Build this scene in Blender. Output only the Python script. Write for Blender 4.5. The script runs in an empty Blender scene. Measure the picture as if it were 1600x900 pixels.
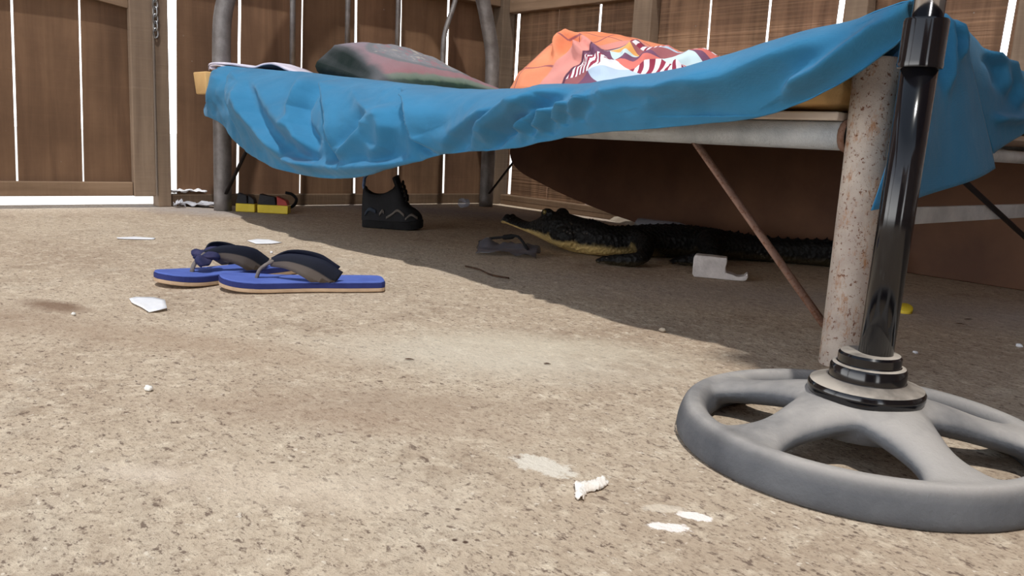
import bpy, bmesh, math, random
from mathutils import Vector, Matrix, noise
random.seed(7)
C = bpy.context.scene.collection
V = Vector
# ------------------------------------------------------------------ camera
# room axes: x runs along the bed from its head (-x) to its foot (+x), y across it away from the camera, z up
F_PX, HOR, ROLL, CAM_H, PHI = 1276.0, 219.0, .0545, .25, math.radians(48.36)
th = math.atan((450-HOR)*math.cos(ROLL)/F_PX)
fw0 = V((-math.sin(PHI), math.cos(PHI), 0)); rt0 = V((math.cos(PHI), math.sin(PHI), 0)); up = V((0,0,1))
FW = fw0*math.cos(th)-up*math.sin(th); u0 = fw0*math.sin(th)+up*math.cos(th)
RT = rt0*math.cos(ROLL)+u0*math.sin(ROLL); UP = u0*math.cos(ROLL)-rt0*math.sin(ROLL)
CO = V((0,0,CAM_H))
cd = bpy.data.cameras.new('camera'); cam = bpy.data.objects.new('camera', cd); C.objects.link(cam)
cd.sensor_width = 36; cd.lens = F_PX/1600*36; cd.clip_start = .02
m = Matrix((RT, UP, -FW)).transposed().to_4x4(); m.translation = CO
cam.matrix_world = m
bpy.context.scene.camera = cam
# measuring helpers: where the sight line through a photo point meets a known plane of the room
def ray(px, py): return RT*((px-800)/F_PX)+UP*((450-py)/F_PX)+FW
def onz(px, py, z=0):
    d = ray(px,py); return CO+d*((z-CO.z)/d.z)
def onx(px, py, x):
    d = ray(px,py); return CO+d*((x-CO.x)/d.x)
def ony(px, py, y):
    d = ray(px,py); return CO+d*((y-CO.y)/d.y)
def proj(p):
    v = p-CO; z = v.dot(FW); return 800+F_PX*v.dot(RT)/z, 450-F_PX*v.dot(UP)/z
# ------------------------------------------------------------------ materials
def S(*c):   # sRGB 0-255 to linear
    return tuple(((v/255)/12.92 if v/255 <= .04045 else ((v/255+.055)/1.055)**2.4) for v in c)+(1,)
class NT:
    def __init__(s, name, rough=.8, metal=0, spec=.3):
        s.m = bpy.data.materials.new(name); s.m.use_nodes = True; s.t = s.m.node_tree; s.b = s.t.nodes['Principled BSDF']
        s.b.inputs['Roughness'].default_value = rough; s.b.inputs['Metallic'].default_value = metal
        s.b.inputs['Specular IOR Level'].default_value = spec
        s.tc = s.n('ShaderNodeTexCoord')
    def n(s, ty, **k):
        x = s.t.nodes.new(ty)
        for a, v in k.items(): setattr(x, a, v)
        return x
    def l(s, a, b): s.t.links.new(a, b)
    def map(s, scale=(1,1,1), src='Object', rot=(0,0,0)):
        x = s.n('ShaderNodeMapping'); x.inputs['Scale'].default_value = scale; x.inputs['Rotation'].default_value = rot
        s.l(s.tc.outputs[src], x.inputs['Vector']); return x.outputs[0]
    def noise(s, scale, detail=5, rough=.6, vec=None, dist=0):
        x = s.n('ShaderNodeTexNoise'); x.inputs['Scale'].default_value = scale; x.inputs['Detail'].default_value = detail
        x.inputs['Roughness'].default_value = rough; x.inputs['Distortion'].default_value = dist
        s.l(vec if vec else s.tc.outputs['Object'], x.inputs['Vector']); return x.outputs['Fac']
    def vor(s, scale, vec=None, out='Distance', feature='F1'):
        x = s.n('ShaderNodeTexVoronoi', feature=feature); x.inputs['Scale'].default_value = scale
        s.l(vec if vec else s.tc.outputs['Object'], x.inputs['Vector']); return x.outputs[out]
    def ramp(s, fac, stops, interp='LINEAR'):
        x = s.n('ShaderNodeValToRGB'); x.color_ramp.interpolation = interp
        e = x.color_ramp.elements
        while len(e) < len(stops): e.new(.5)
        for q, (p, c) in zip(e, stops): q.position = p; q.color = c if len(c) == 4 else (*c, 1)
        s.l(fac, x.inputs[0]); return x.outputs[0]
    def mask(s, fac, a, b):
        x = s.n('ShaderNodeMapRange'); x.inputs[1].default_value = a; x.inputs[2].default_value = b
        s.l(fac, x.inputs[0]); return x.outputs[0]
    def mix(s, fac, a, b, mode='MIX'):
        x = s.n('ShaderNodeMix', data_type='RGBA', blend_type=mode)
        if isinstance(fac, (int, float)): x.inputs[0].default_value = fac
        else: s.l(fac, x.inputs[0])
        for q, i in ((a,6),(b,7)):
            if isinstance(q, tuple): x.inputs[i].default_value = q
            else: s.l(q, x.inputs[i])
        return x.outputs[2]
    def math(s, op, a, b=None):
        x = s.n('ShaderNodeMath', operation=op)
        for i, q in enumerate((a,b)):
            if q is None: continue
            if isinstance(q, (int,float)): x.inputs[i].default_value = q
            else: s.l(q, x.inputs[i])
        return x.outputs[0]
    def normal_z(s):
        g = s.n('ShaderNodeNewGeometry'); q = s.n('ShaderNodeSeparateXYZ'); s.l(g.outputs['Normal'], q.inputs[0]); return q.outputs[2]
    def xyz(s, src='Object'):
        q = s.n('ShaderNodeSeparateXYZ'); s.l(s.tc.outputs[src], q.inputs[0]); return q.outputs
    def attr(s, name): return s.n('ShaderNodeAttribute', attribute_name=name).outputs
    def col(s, c):
        if isinstance(c, tuple): s.b.inputs['Base Color'].default_value = c
        else: s.l(c, s.b.inputs['Base Color'])
        return s
    def bump(s, h, dist=.002, st=.6):
        x = s.n('ShaderNodeBump'); x.inputs['Distance'].default_value = dist; x.inputs['Strength'].default_value = st
        s.l(h, x.inputs['Height']); s.l(x.outputs[0], s.b.inputs['Normal']); return s
def simple(name, c1, c2=None, scale=30, rough=.7, metal=0, bump=.0008, spec=.3):
    t = NT(name, rough, metal, spec)
    f = t.noise(scale)
    t.col(t.ramp(f, [(.35, c1), (.65, c2 or c1)]))
    if bump: t.bump(t.noise(scale*3), bump)
    return t.m
M = {}
def mk_floor():
    t = NT('dusty_concrete', .92, 0, .15)
    big = t.noise(1.7, 6, .62); med = t.noise(9, 7, .7); fine = t.noise(140, 4, .7); mid = t.noise(42, 6, .7)
    c = t.ramp(big, [(.30, S(168,148,128)), (.48, S(188,170,149)), (.68, S(200,184,163))])
    c = t.mix(t.mask(med, .52, .78), c, S(156,136,116))
    c = t.mix(t.math('MULTIPLY', t.mask(t.noise(3.1, 8, .7, dist=.6), .56, .72), .55), c, S(196,186,170))
    c = t.mix(t.math('MULTIPLY', t.mask(mid, .50, .70), .75), c, S(228,214,192))
    c = t.mix(t.math('MULTIPLY', t.mask(fine, .50, .70), .6), c, S(124,104,88))
    sp = t.noise(78, 3, .75, vec=t.map((1,1.6,1)))
    c = t.mix(t.math('MULTIPLY', t.mask(sp, .575, .65), .8), c, S(104,86,76))
    sp3 = t.noise(210, 2, .6, vec=t.map((1,1.5,1)))
    c = t.mix(t.math('MULTIPLY', t.mask(sp3, .60, .68), .6), c, S(96,78,68))
    sp4 = t.noise(120, 2, .6, vec=t.map((1,1.3,1), rot=(.5,.2,.3)))
    c = t.mix(t.math('MULTIPLY', t.mask(sp4, .66, .73), .6), c, S(236,226,210))
    vs = t.vor(60, out='Distance'); c = t.mix(t.math('MULTIPLY', t.mask(vs, .14, .08), t.mask(t.noise(6,3), .5, .62)), c, S(90,72,62))
    # stains, paint splats and broad paler, darker and grey patches: (photo point, radii in m, colour, strength, raggedness)
    wob = t.noise(16, 6, .75)
    wob2 = t.noise(55, 5, .8)
    for px, py, rx, ry, rot, colr, st, soft, w2 in (
        (85,478,.05,.022,.4,S(118,92,74),.85,.5,0), (40,500,.16,.06,.5,S(160,138,118),.5,.7,0),
        (330,540,.16,.04,.6,S(164,140,118),.5,.7,0), (540,650,.13,.035,.75,S(156,132,112),.55,.7,0),
        (640,625,.12,.03,.75,S(156,134,114),.5,.7,0), (760,560,.16,.06,.7,S(214,204,186),.6,.7,0),
        (860,540,.14,.05,.7,S(216,206,186),.5,.7,0), (850,728,.027,.014,.15,S(222,214,200),.95,.14,1),
        (1048,824,.013,.0065,.7,S(250,242,236),1,.12,1), (1083,806,.013,.006,.5,S(250,242,236),1,.12,1),
        (1040,795,.016,.006,.9,S(226,214,196),.6,.2,1),
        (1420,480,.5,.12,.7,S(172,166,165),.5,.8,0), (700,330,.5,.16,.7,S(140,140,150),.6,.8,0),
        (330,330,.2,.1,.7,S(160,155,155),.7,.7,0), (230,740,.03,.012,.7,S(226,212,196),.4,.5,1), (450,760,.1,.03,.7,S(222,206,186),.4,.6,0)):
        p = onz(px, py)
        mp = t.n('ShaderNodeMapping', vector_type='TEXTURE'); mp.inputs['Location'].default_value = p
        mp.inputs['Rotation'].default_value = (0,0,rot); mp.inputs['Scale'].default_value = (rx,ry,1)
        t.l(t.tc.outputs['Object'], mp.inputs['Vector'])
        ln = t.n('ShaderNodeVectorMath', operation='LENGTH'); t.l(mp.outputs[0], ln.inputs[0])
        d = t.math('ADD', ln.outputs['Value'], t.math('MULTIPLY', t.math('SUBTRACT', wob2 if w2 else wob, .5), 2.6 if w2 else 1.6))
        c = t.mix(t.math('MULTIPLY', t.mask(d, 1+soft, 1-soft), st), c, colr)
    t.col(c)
    h = t.math('ADD', t.math('MULTIPLY', mid, .8), t.math('ADD', t.math('MULTIPLY', fine, .45), t.math('MULTIPLY', t.noise(320,3), .2)))
    t.bump(h, .004, .7)
    return t.m
M['floor'] = mk_floor()
def mk_wood(name, dark, light, streak=1, axis='z'):
    t = NT(name, .85, 0, .2)
    sc = {'z': (14,14,.9), 'x': (.9,14,14), 'y': (14,.9,14)}[axis]
    g = t.noise(1.6, 7, .6, vec=t.map(sc), dist=.6)
    c = t.ramp(g, [(.25, dark), (.75, light)])
    b = t.noise(3.5, 5, .6)
    c = t.mix(t.math('MULTIPLY', t.mask(b, .45, .7), .5), c, tuple(v*.6 for v in dark[:3])+(1,))
    a = t.attr('tone')
    c = t.mix(1.0, c, a[0], 'MULTIPLY')
    sc2 = {'z': (1,1,60), 'x': (60,1,1), 'y': (1,60,1)}[axis]
    saw = t.noise(2.2, 3, .5, vec=t.map(sc2), dist=.5)
    c = t.mix(t.math('MULTIPLY', t.mask(saw, .5, .7), .18*streak), c, light)
    sp = t.vor(26, out='Distance'); c = t.mix(t.math('MULTIPLY', t.mask(sp, .06, .035), t.mask(t.noise(4), .52, .6)), c, S(150,140,130))
    t.col(c); t.bump(t.math('ADD', g, t.math('MULTIPLY', saw, .7*streak)), .003, .7)
    return t.m
M['plank'] = mk_wood('weathered_plank', S(98,74,57), S(140,109,84), .35)
M['plank_sawn'] = mk_wood('saw_marked_plank', S(90,68,54), S(166,130,102), 2.4)
M['timber'] = mk_wood('pale_timber', S(124,104,88), S(166,144,122), .5)
M['timber_h'] = mk_wood('pale_timber_long', S(120,96,76), S(158,132,108), .5, 'y')
M['timber_x'] = mk_wood('pale_timber_across', S(120,96,76), S(158,132,108), .5, 'x')
M['roof'] = simple('roof_underside', S(96,72,56), S(120,92,70), 6)
M['ground'] = simple('bright_yard', S(236,230,220), S(250,246,240), 4, .95)
M['kerb'] = simple('grey_kerb', S(128,116,104), S(168,156,140), 18, .9, 0, .003)
def mk_rust(name, base, base2, rust, amount, rough=.5, metal=.6):
    t = NT(name, rough, metal, .4)
    c = t.ramp(t.noise(25,6), [(.35, base), (.65, base2)])
    r = t.noise(60, 8, .8, vec=t.map((1,1,.45)))
    c = t.mix(t.mask(r, .62-amount, .72-amount), c, rust)
    s = t.noise(190, 4, .8); c = t.mix(t.mask(s, .66-max(amount,0)*.9, .70-max(amount,0)*.9), c, S(112,72,50))
    t.col(c); t.bump(t.math('ADD', r, s), .0015, .6); return t.m
M['post_rusty'] = mk_rust('rusty_pipe', S(168,154,144), S(192,180,168), S(164,122,90), .09, .6, .05)
M['post_rusty'].node_tree.nodes['Principled BSDF'].inputs['Roughness'].default_value = .65
M['pipe'] = mk_rust('galvanised_pipe', S(112,106,104), S(140,136,134), S(106,84,70), -.05, .5, .5)
M['pipe_dark'] = mk_rust('dark_pipe', S(58,56,60), S(78,76,80), S(70,52,42), -.04, .5, .4)
M['rail'] = mk_rust('silvery_rail', S(186,192,196), S(214,218,220), S(120,114,110), -.03, .4, .1)
M['brace_rust'] = mk_rust('rusty_brace', S(126,98,84), S(146,114,98), S(112,76,56), .10, .8, .2)
M['brace_dark'] = simple('dark_rod', S(34,30,32), S(48,42,42), 30, .6, .4)
M['foam'] = simple('yellow_foam', S(196,150,84), S(214,172,110), 14, .9, 0, .002)
def mk_foam():
    t = NT('stained_foam', .95, 0, .1)
    c = t.ramp(t.noise(9,6), [(.3, S(196,158,108)), (.7, S(220,182,126))])
    c = t.mix(t.math('MULTIPLY', t.mask(t.noise(5,4), .5, .7), .5), c, S(140,104,70))
    t.col(c); t.bump(t.noise(220,3), .0012); return t.m
M['foam'] = mk_foam()
M['board'] = simple('ply_board', S(206,190,176), S(224,210,196), 12, .7)
def mk_cloth(name, a, b):
    t = NT(name, .88, 0, .12)
    c = t.ramp(t.noise(7,5), [(.3, a), (.7, b)])
    t.col(c)
    w1 = t.n('ShaderNodeTexWave', bands_direction='X'); w1.inputs['Scale'].default_value = 320; t.l(t.tc.outputs['Object'], w1.inputs['Vector'])
    w2 = t.n('ShaderNodeTexWave', bands_direction='Z'); w2.inputs['Scale'].default_value = 320; t.l(t.tc.outputs['Object'], w2.inputs['Vector'])
    h = t.math('ADD', t.math('MULTIPLY', t.math('ADD', w1.outputs['Fac'], w2.outputs['Fac']), .05), t.math('MULTIPLY', t.noise(45,5), .9))
    t.bump(h, .0035, .5)
    t.b.inputs['Sheen Weight'].default_value = .15
    return t.m
M['sheet'] = mk_cloth('blue_cotton', S(46,111,150), S(58,128,170))
M['thread'] = simple('blue_thread', S(50,130,180), S(70,150,196), 40)
M['lavender'] = simple('lavender_cloth', S(196,190,206), S(220,214,226), 14, .9)
M['panel'] = simple('brown_board', S(88,58,42), S(112,78,56), 5, .6, 0, .001)
M['concrete_edge'] = M['kerb']
def mk_base():
    t = NT('dusty_lit_top_casting', .82, .0, .3)
    c = t.ramp(t.noise(14,6), [(.3, S(72,74,79)), (.7, S(102,104,108))])
    d = t.mask(t.normal_z(), .3, .95)  # paler upward faces: dust, plus the lit top put into the colour
    d = t.math('MULTIPLY', d, t.mask(t.noise(9,5), .2, .55))
    c = t.mix(d, c, S(170,165,160))
    t.col(c); t.bump(t.noise(130,5,.7), .0016, .7); return t.m
M['base'] = mk_base()
def mk_gloss():
    t = NT('dusty_gloss_black', .15, 0, .6)
    d = t.mask(t.normal_z(), .75, .95)
    d = t.math('MULTIPLY', d, t.mask(t.noise(30,5), .2, .6))
    t.col(t.mix(d, S(14,14,18), S(182,172,160)))
    r = t.mix(d, (.14,.14,.14,1), (.9,.9,.9,1)); t.l(r, t.b.inputs['Roughness']); return t.m
M['hub'] = mk_gloss()
def mk_pole():
    t = NT('black_enamel', .12, 0, .6)
    s = t.noise(60, 4, .7, vec=t.map((1,1,.4)))
    t.col(t.mix(t.mask(s, .62, .75), S(13,13,17), S(40,38,38)))
    return t.m
M['pole'] = mk_pole()
M['chrome'] = simple('chrome_tube', S(180,180,186), S(196,196,202), 8, .14, 1, 0)
M['sole_blue'] = simple('blue_rubber', S(80,100,176), S(94,116,194), 20, .75, 0, .0008)
M['sole_edge'] = simple('dark_blue_rubber', S(34,42,96), S(44,54,116), 20, .8)
M['sole_tan'] = simple('tan_rubber', S(176,150,124), S(198,172,144), 30, .85, 0, .001)
def mk_strap():
    t = NT('two_tone_strap', .8, 0, .25)
    a = t.attr('tone')[2]
    c = t.ramp(a, [(.0, S(98,90,84)), (.44, S(92,84,80)), (.5, S(20,24,36)), (1, S(26,30,46))])
    t.col(c); t.bump(t.noise(300,3), .0008); return t.m
M['strap'] = mk_strap()
M['strap_grey'] = simple('grey_strap', S(96,90,88), S(120,112,108), 60, .8)
M['knot'] = simple('navy_cloth', S(30,36,72), S(58,56,88), 60, .85)
M['paper'] = simple('white_paper', S(226,228,234), S(240,240,242), 20, .8)
M['paper_dull'] = simple('dull_paper', S(150,150,156), S(196,196,202), 30, .85)
M['tissue'] = simple('tissue', S(238,230,220), S(250,246,240), 40, .9, 0, .002)
M['foam_white'] = simple('white_polystyrene', S(190,184,182), S(214,208,206), 50, .8, 0, .002)
M['black_boot'] = simple('black_leather', S(16,17,21), S(26,27,32), 40, .7)
M['boot_blue'] = simple('boot_heel', S(40,48,60), S(54,64,78), 40, .7)
M['boot_pale'] = simple('boot_overlay', S(92,86,82), S(110,104,98), 40, .7)
M['boot_tab'] = simple('boot_pull_tab', S(60,84,130), S(120,140,170), 60, .5)
M['rubber'] = simple('black_rubber', S(14,14,16), S(26,26,28), 40, .85)
M['yellow'] = simple('yellow_print', S(206,180,40), S(222,198,70), 20, .5)
M['red'] = simple('red_print', S(150,52,46), S(176,70,60), 20, .5)
M['cream'] = simple('cream_print', S(186,178,150), S(206,198,170), 20, .5)
M['blackprint'] = simple('black_print', S(22,20,22), S(34,30,32), 20, .5)
M['teal'] = simple('teal_print', S(40,96,120), S(54,112,136), 20, .5)
M['twig'] = simple('brown_twig', S(60,40,30), S(84,60,44), 60, .9)
M['stone'] = simple('white_chip', S(214,212,206), S(236,234,228), 60, .8)
def mk_clear(name, tint, rough=.08, alpha=.35):
    t = NT(name, rough, 0, .6); t.col(tint); t.b.inputs['Alpha'].default_value = alpha
    t.bump(t.noise(60,4), .002, .5); return t.m
M['clear'] = mk_clear('clear_plastic', S(190,205,225))
M['film'] = mk_clear('dark_film', S(90,88,96), .12, .55)
M['chain'] = simple('steel_chain', S(150,150,150), S(190,190,190), 40, .3, .9, 0)
# ------------------------------------------------------------------ object helpers
def tag(o, label=None, cat=None, group=None, kind=None):
    if label: o['label'] = label
    if cat: o['category'] = cat
    if group: o['group'] = group
    if kind: o['kind'] = kind
    return o
def thing(name, label, cat, loc=(0,0,0), rotz=0, group=None):
    o = bpy.data.objects.new(name, None); C.objects.link(o); o.location = loc; o.rotation_euler = (0,0,rotz)
    o.empty_display_size = .05
    return tag(o, label, cat, group)
def obj(name, bm, mat, parent=None, smooth=True, local=False):
    """mesh in room coordinates; when it has a parent its vertices are moved into the parent's frame unless local"""
    if parent is not None and not local:
        p = parent; off = V((0,0,0))
        while p is not None: off += V(p.location); p = p.parent
        bmesh.ops.translate(bm, verts=bm.verts, vec=-off)
    me = bpy.data.meshes.new(name); bm.normal_update(); bm.to_mesh(me); bm.free()
    for p in me.polygons: p.use_smooth = smooth
    ms = mat if isinstance(mat, (list,tuple)) else [mat]
    for q in ms: me.materials.append(M[q])
    o = bpy.data.objects.new(name, me); C.objects.link(o)
    if parent is not None: o.parent = parent
    return o
def mod(o, ty, **k):
    x = o.modifiers.new(ty.lower(), ty)
    for a, v in k.items(): setattr(x, a, v)
    return o
def bevel(o, w=.003, seg=2): return mod(o, 'BEVEL', width=w, segments=seg, limit_method='ANGLE', angle_limit=.6)
def nb(): return bmesh.new()
def box(bm, lo, hi, mat_index=0):
    xs = [(lo[i],hi[i]) for i in range(3)]
    v = [bm.verts.new((xs[0][i],xs[1][j],xs[2][k])) for i in (0,1) for j in (0,1) for k in (0,1)]
    fs = []
    for q in ((0,1,3,2),(4,6,7,5),(0,4,5,1),(2,3,7,6),(0,2,6,4),(1,5,7,3)):
        f = bm.faces.new([v[i] for i in q]); f.material_index = mat_index; fs.append(f)
    return v
def hexa(bm, bot, top):
    """box from 4 bottom points and 4 top points"""
    b = [bm.verts.new(p) for p in bot]; t = [bm.verts.new(p) for p in top]
    n = len(b); bm.faces.new(b[::-1]); bm.faces.new(t)
    fs = [bm.faces.new((b[i], b[(i+1)%n], t[(i+1)%n], t[i])) for i in range(n)]
    return b+t
def frames(pts):
    T = []
    for i in range(len(pts)):
        a = pts[max(i-1,0)]; b = pts[min(i+1,len(pts)-1)]; T.append((b-a).normalized())
    ref = V((0,0,1)) if abs(T[0].z) < .9 else V((1,0,0))
    n = (ref-T[0]*ref.dot(T[0])).normalized(); out = []
    for t in T:
        n = (n-t*n.dot(t)).normalized(); out.append((t, n, t.cross(n)))
    return out
def tube(bm, pts, r, seg=14, cap=True, flat=1.0):
    pts = [V(p) for p in pts]; rs = r if isinstance(r, (list,tuple)) else [r]*len(pts)
    rings = []
    for p, q, (t,n,b) in zip(pts, rs, frames(pts)):
        rings.append([bm.verts.new(p+n*(q*flat*math.cos(2*math.pi*k/seg))+b*(q*math.sin(2*math.pi*k/seg))) for k in range(seg)])
    for a, b in zip(rings, rings[1:]):
        for k in range(seg): bm.faces.new((a[k], a[(k+1)%seg], b[(k+1)%seg], b[k]))
    if cap: bm.faces.new(rings[0][::-1]); bm.faces.new(rings[-1])
    return rings
def lathe(bm, prof, c=(0,0,0), seg=40, axis=None, sx=1):
    c = V(c); rot = V((0,0,1)).rotation_difference(V(axis)) if axis else None
    rings = []
    for r, z in prof:
        ring = []
        for k in range(seg):
            a = 2*math.pi*k/seg; p = V((r*math.cos(a)*sx, r*math.sin(a), z))
            if rot: p = rot @ p
            ring.append(bm.verts.new(c+p))
        rings.append(ring)
    for a, b in zip(rings, rings[1:]):
        for k in range(seg): bm.faces.new((a[k], a[(k+1)%seg], b[(k+1)%seg], b[k]))
    if prof[0][0] > 1e-6: bm.faces.new(rings[0][::-1])
    if prof[-1][0] > 1e-6: bm.faces.new(rings[-1])
def ball(bm, c, r, sc=(1,1,1), seg=12):
    ret = bmesh.ops.create_uvsphere(bm, u_segments=seg, v_segments=max(6,seg*2//3), radius=r)
    for v in ret['verts']: v.co = V((v.co.x*sc[0], v.co.y*sc[1], v.co.z*sc[2]))+V(c)
    return ret['verts']
def grid(bm, rows):
    g = [[bm.verts.new(p) for p in r] for r in rows]
    for a, b in zip(g, g[1:]):
        for i in range(len(a)-1): bm.faces.new((a[i], a[i+1], b[i+1], b[i]))
    return g
def prism(bm, outline, off):
    a = [bm.verts.new(V(p)) for p in outline]; b = [bm.verts.new(V(p)+V(off)) for p in outline]; n = len(a)
    bm.faces.new(a); bm.faces.new(b[::-1])
    for i in range(n): bm.faces.new((a[i], b[i], b[(i+1)%n], a[(i+1)%n]))
def lerp(a, b, t): return a+(b-a)*t
def interp(tab, x):
    """piecewise smooth interpolation of tuples keyed by first element"""
    if x <= tab[0][0]: return tab[0][1:]
    for p, q in zip(tab, tab[1:]):
        if x <= q[0]:
            t = (x-p[0])/(q[0]-p[0]); return tuple(lerp(u, w, t) for u, w in zip(p[1:], q[1:]))
    return tab[-1][1:]
def spline(tab, x):
    """Catmull-Rom through (key, v...)"""
    n = len(tab)
    if x <= tab[0][0]: return tab[0][1:]
    if x >= tab[-1][0]: return tab[-1][1:]
    for i in range(n-1):
        if x <= tab[i+1][0]: break
    p1, p2 = tab[i], tab[i+1]; p0 = tab[i-1] if i > 0 else p1; p3 = tab[i+2] if i+2 < n else p2
    h = p2[0]-p1[0]; t = (x-p1[0])/h; out = []
    for k in range(1, len(p1)):
        m1 = (p2[k]-p0[k])/max(p2[0]-p0[0],1e-6)*h; m2 = (p3[k]-p1[k])/max(p3[0]-p1[0],1e-6)*h
        out.append((2*t**3-3*t*t+1)*p1[k]+(t**3-2*t*t+t)*m1+(-2*t**3+3*t*t)*p2[k]+(t**3-t*t)*m2)
    return tuple(out)
def path(ctrl, n):
    """smooth polyline through control points"""
    ctrl = [V(c) for c in ctrl]; d = [0]
    for a, b in zip(ctrl, ctrl[1:]): d.append(d[-1]+(b-a).length)
    tab = [(d[i], *ctrl[i]) for i in range(len(ctrl))]
    return [V(spline(tab, d[-1]*i/(n-1))) for i in range(n)]
def set_tone(bm, faces_tone):
    lay = bm.loops.layers.float_color.new('tone')
    for f in bm.faces:
        c = faces_tone(f)
        for l in f.loops: l[lay] = (c[0],c[1],c[2],1)
# ------------------------------------------------------------------ the setting
HX, BY = -2.52, 2.13          # inner faces of the head-end wall and of the wall behind the bed
bm = nb(); box(bm, (-2.60,-2.6,-.3), (2.4,2.20,0)); fl = tag(obj('floor', bm, 'floor', smooth=False), kind='structure')
bm = nb(); box(bm, (-40,-40,-.5), (40,40,-.3)); tag(obj('ground', bm, 'ground', smooth=False), kind='structure')
TOPZ = 2.3
def plank_wall(name, edges, plane, axis, mat, thick=.005, end_lo=None):
    """edges: list of (lo_bottom, lo_top, hi_bottom, hi_top, z0, tone) for every board"""
    bm = nb(); lay = bm.loops.layers.float_color.new('tone')
    for k, (lb, lt, hb, ht, z0, tone) in enumerate(edges):
        dz = random.uniform(-.004,.004)
        def P(s, z, d): return (plane-d, s, z) if axis == 'x' else (s, plane+d, z)
        o = dz+.004; n0 = len(bm.faces)
        bot = [P(lb,z0,o), P(hb,z0,o), P(hb,z0,o+thick), P(lb,z0,o+thick)]
        top = [P(lt,TOPZ,o), P(ht,TOPZ,o), P(ht,TOPZ,o+thick), P(lt,TOPZ,o+thick)]
        hexa(bm, bot, top); bm.faces.ensure_lookup_table()
        for f in bm.faces[n0:]:
            for l in f.loops: l[lay] = (tone,tone*random.uniform(.97,1.03),tone,1)
    bmesh.ops.recalc_face_normals(bm, faces=bm.faces)
    return obj(name, bm, mat, smooth=False)
def gap_line(pt, pb, plane, axis):
    """where a light gap seen from photo point pt down to pb crosses z=0 and z=TOPZ (tilt kept small above the frame)"""
    f = onx if axis == 'x' else ony
    a, b = f(*pt, plane), f(*pb, plane); s = 1 if axis == 'x' else 0
    sl = (a[s]-b[s])/(a.z-b.z); sl = max(-.02, min(.02, sl))
    mid = (a[s]+b[s])/2; mz = (a.z+b.z)/2
    return mid-sl*mz, mid+sl*(TOPZ-mz)
tones = [.95,1.05,.88,1.0,1.1,.92,.85,1.02,.95,1.08,.9,1]
# head-end wall boards between the door post and the corner
gl = [((273,0),(274,295),.0145), ((375,60),(372,290),.009), ((474,0),(470,290),.0095), ((558,0),(555,290),.0075), ((627,30),(623,260),.0078), ((701,20),(693,300),.011)]
E_ = []
lines = [gap_line(a,b,HX,'x')+(w,) for a,b,w in gl]
for i, (b0,t0,w) in enumerate(lines):
    if i+1 < len(lines): b1,t1,w1 = lines[i+1]
    else: b1,t1,w1 = BY,BY,0
    E_.append((b0+w/2, t0+w/2, b1-w1/2, t1-w1/2, .036, tones[i]))
wl = tag(plank_wall('wall_left', E_, HX, 'x', 'plank'), kind='structure')
# wall behind the bed
gb = [((810,5),(803,130),.014), ((873,12),(853,300),.0075), ((938,8),(915,312),.0145), ((1109,0),(1104,85),.0095), ((1203,0),(1195,80),.0105), ((1315,0),(1309,40),.0155), ((1581,0),(1565,90),.0165)]
lines = [gap_line(a,b,BY,'y')+(w,) for a,b,w in gb]
E_ = [(HX-.02, HX-.02, lines[0][0]-lines[0][2]/2, lines[0][1]-lines[0][2]/2, .038, .9)]
for i, (b0,t0,w) in enumerate(lines):
    if i+1 < len(lines): b1,t1,w1 = lines[i+1]
    else: b1,t1,w1 = b0+.2,t0+.2,.012
    mids = []
    if b1-b0 > .36:                                    # two boards butted tight together
        mids = [(b0+(b1-b0)*.52, t0+(t1-t0)*.52)]
    cur = (b0+w/2, t0+w/2)
    for mb, mt in mids:
        E_.append((cur[0],cur[1],mb-.0005,mt-.0005,.038,tones[(i+3)%12])); cur = (mb+.0005, mt+.0005)
    E_.append((cur[0],cur[1],b1-w1/2,t1-w1/2,.038,tones[(i+5)%12]))
x = lines[-1][0]+.2
while x < 1.9:
    E_.append((x+.006,x+.006,x+.2,x+.2,.038,random.uniform(.85,1.1))); x += .206
tag(plank_wall('wall_back', E_, BY, 'y', 'plank_sawn'), kind='structure')
# plain boarded sides behind the camera, never in view from the photo
E_ = []; y = -2.4
while y < 2.2:
    if not -1.5 < y < -.9: E_.append((y,y,y+.196,y+.196,.0,random.uniform(.85,1.1)))   # doorway
    y += .2
w = plank_wall('wall_right', E_, 0, 'x', 'plank'); w.location.x = 2.2; tag(w, kind='structure')
E_ = []; x = -2.5
while x < 2.2:
    if not -2.35 < x < .7: E_.append((x,x,x+.196,x+.196,.0,random.uniform(.85,1.1)))   # doorway, widened to let low fill light in under the bed
    x += .2
w = plank_wall('wall_front', E_, 0, 'y', 'plank'); w.location.y = -2.45; tag(w, kind='structure')
# eaves over the two seen walls; unseen slab added to shade the foot end
bm = nb(); box(bm, (-2.75,-2.5,TOPZ), (-2.30,2.6,TOPZ+.03)); box(bm, (-2.30,1.98,TOPZ), (.22,2.6,TOPZ+.03)); box(bm, (.22,.22,TOPZ), (2.3,2.6,TOPZ+.03))
tag(obj('eaves_shade_slab', bm, 'roof', smooth=False), kind='structure')
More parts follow.
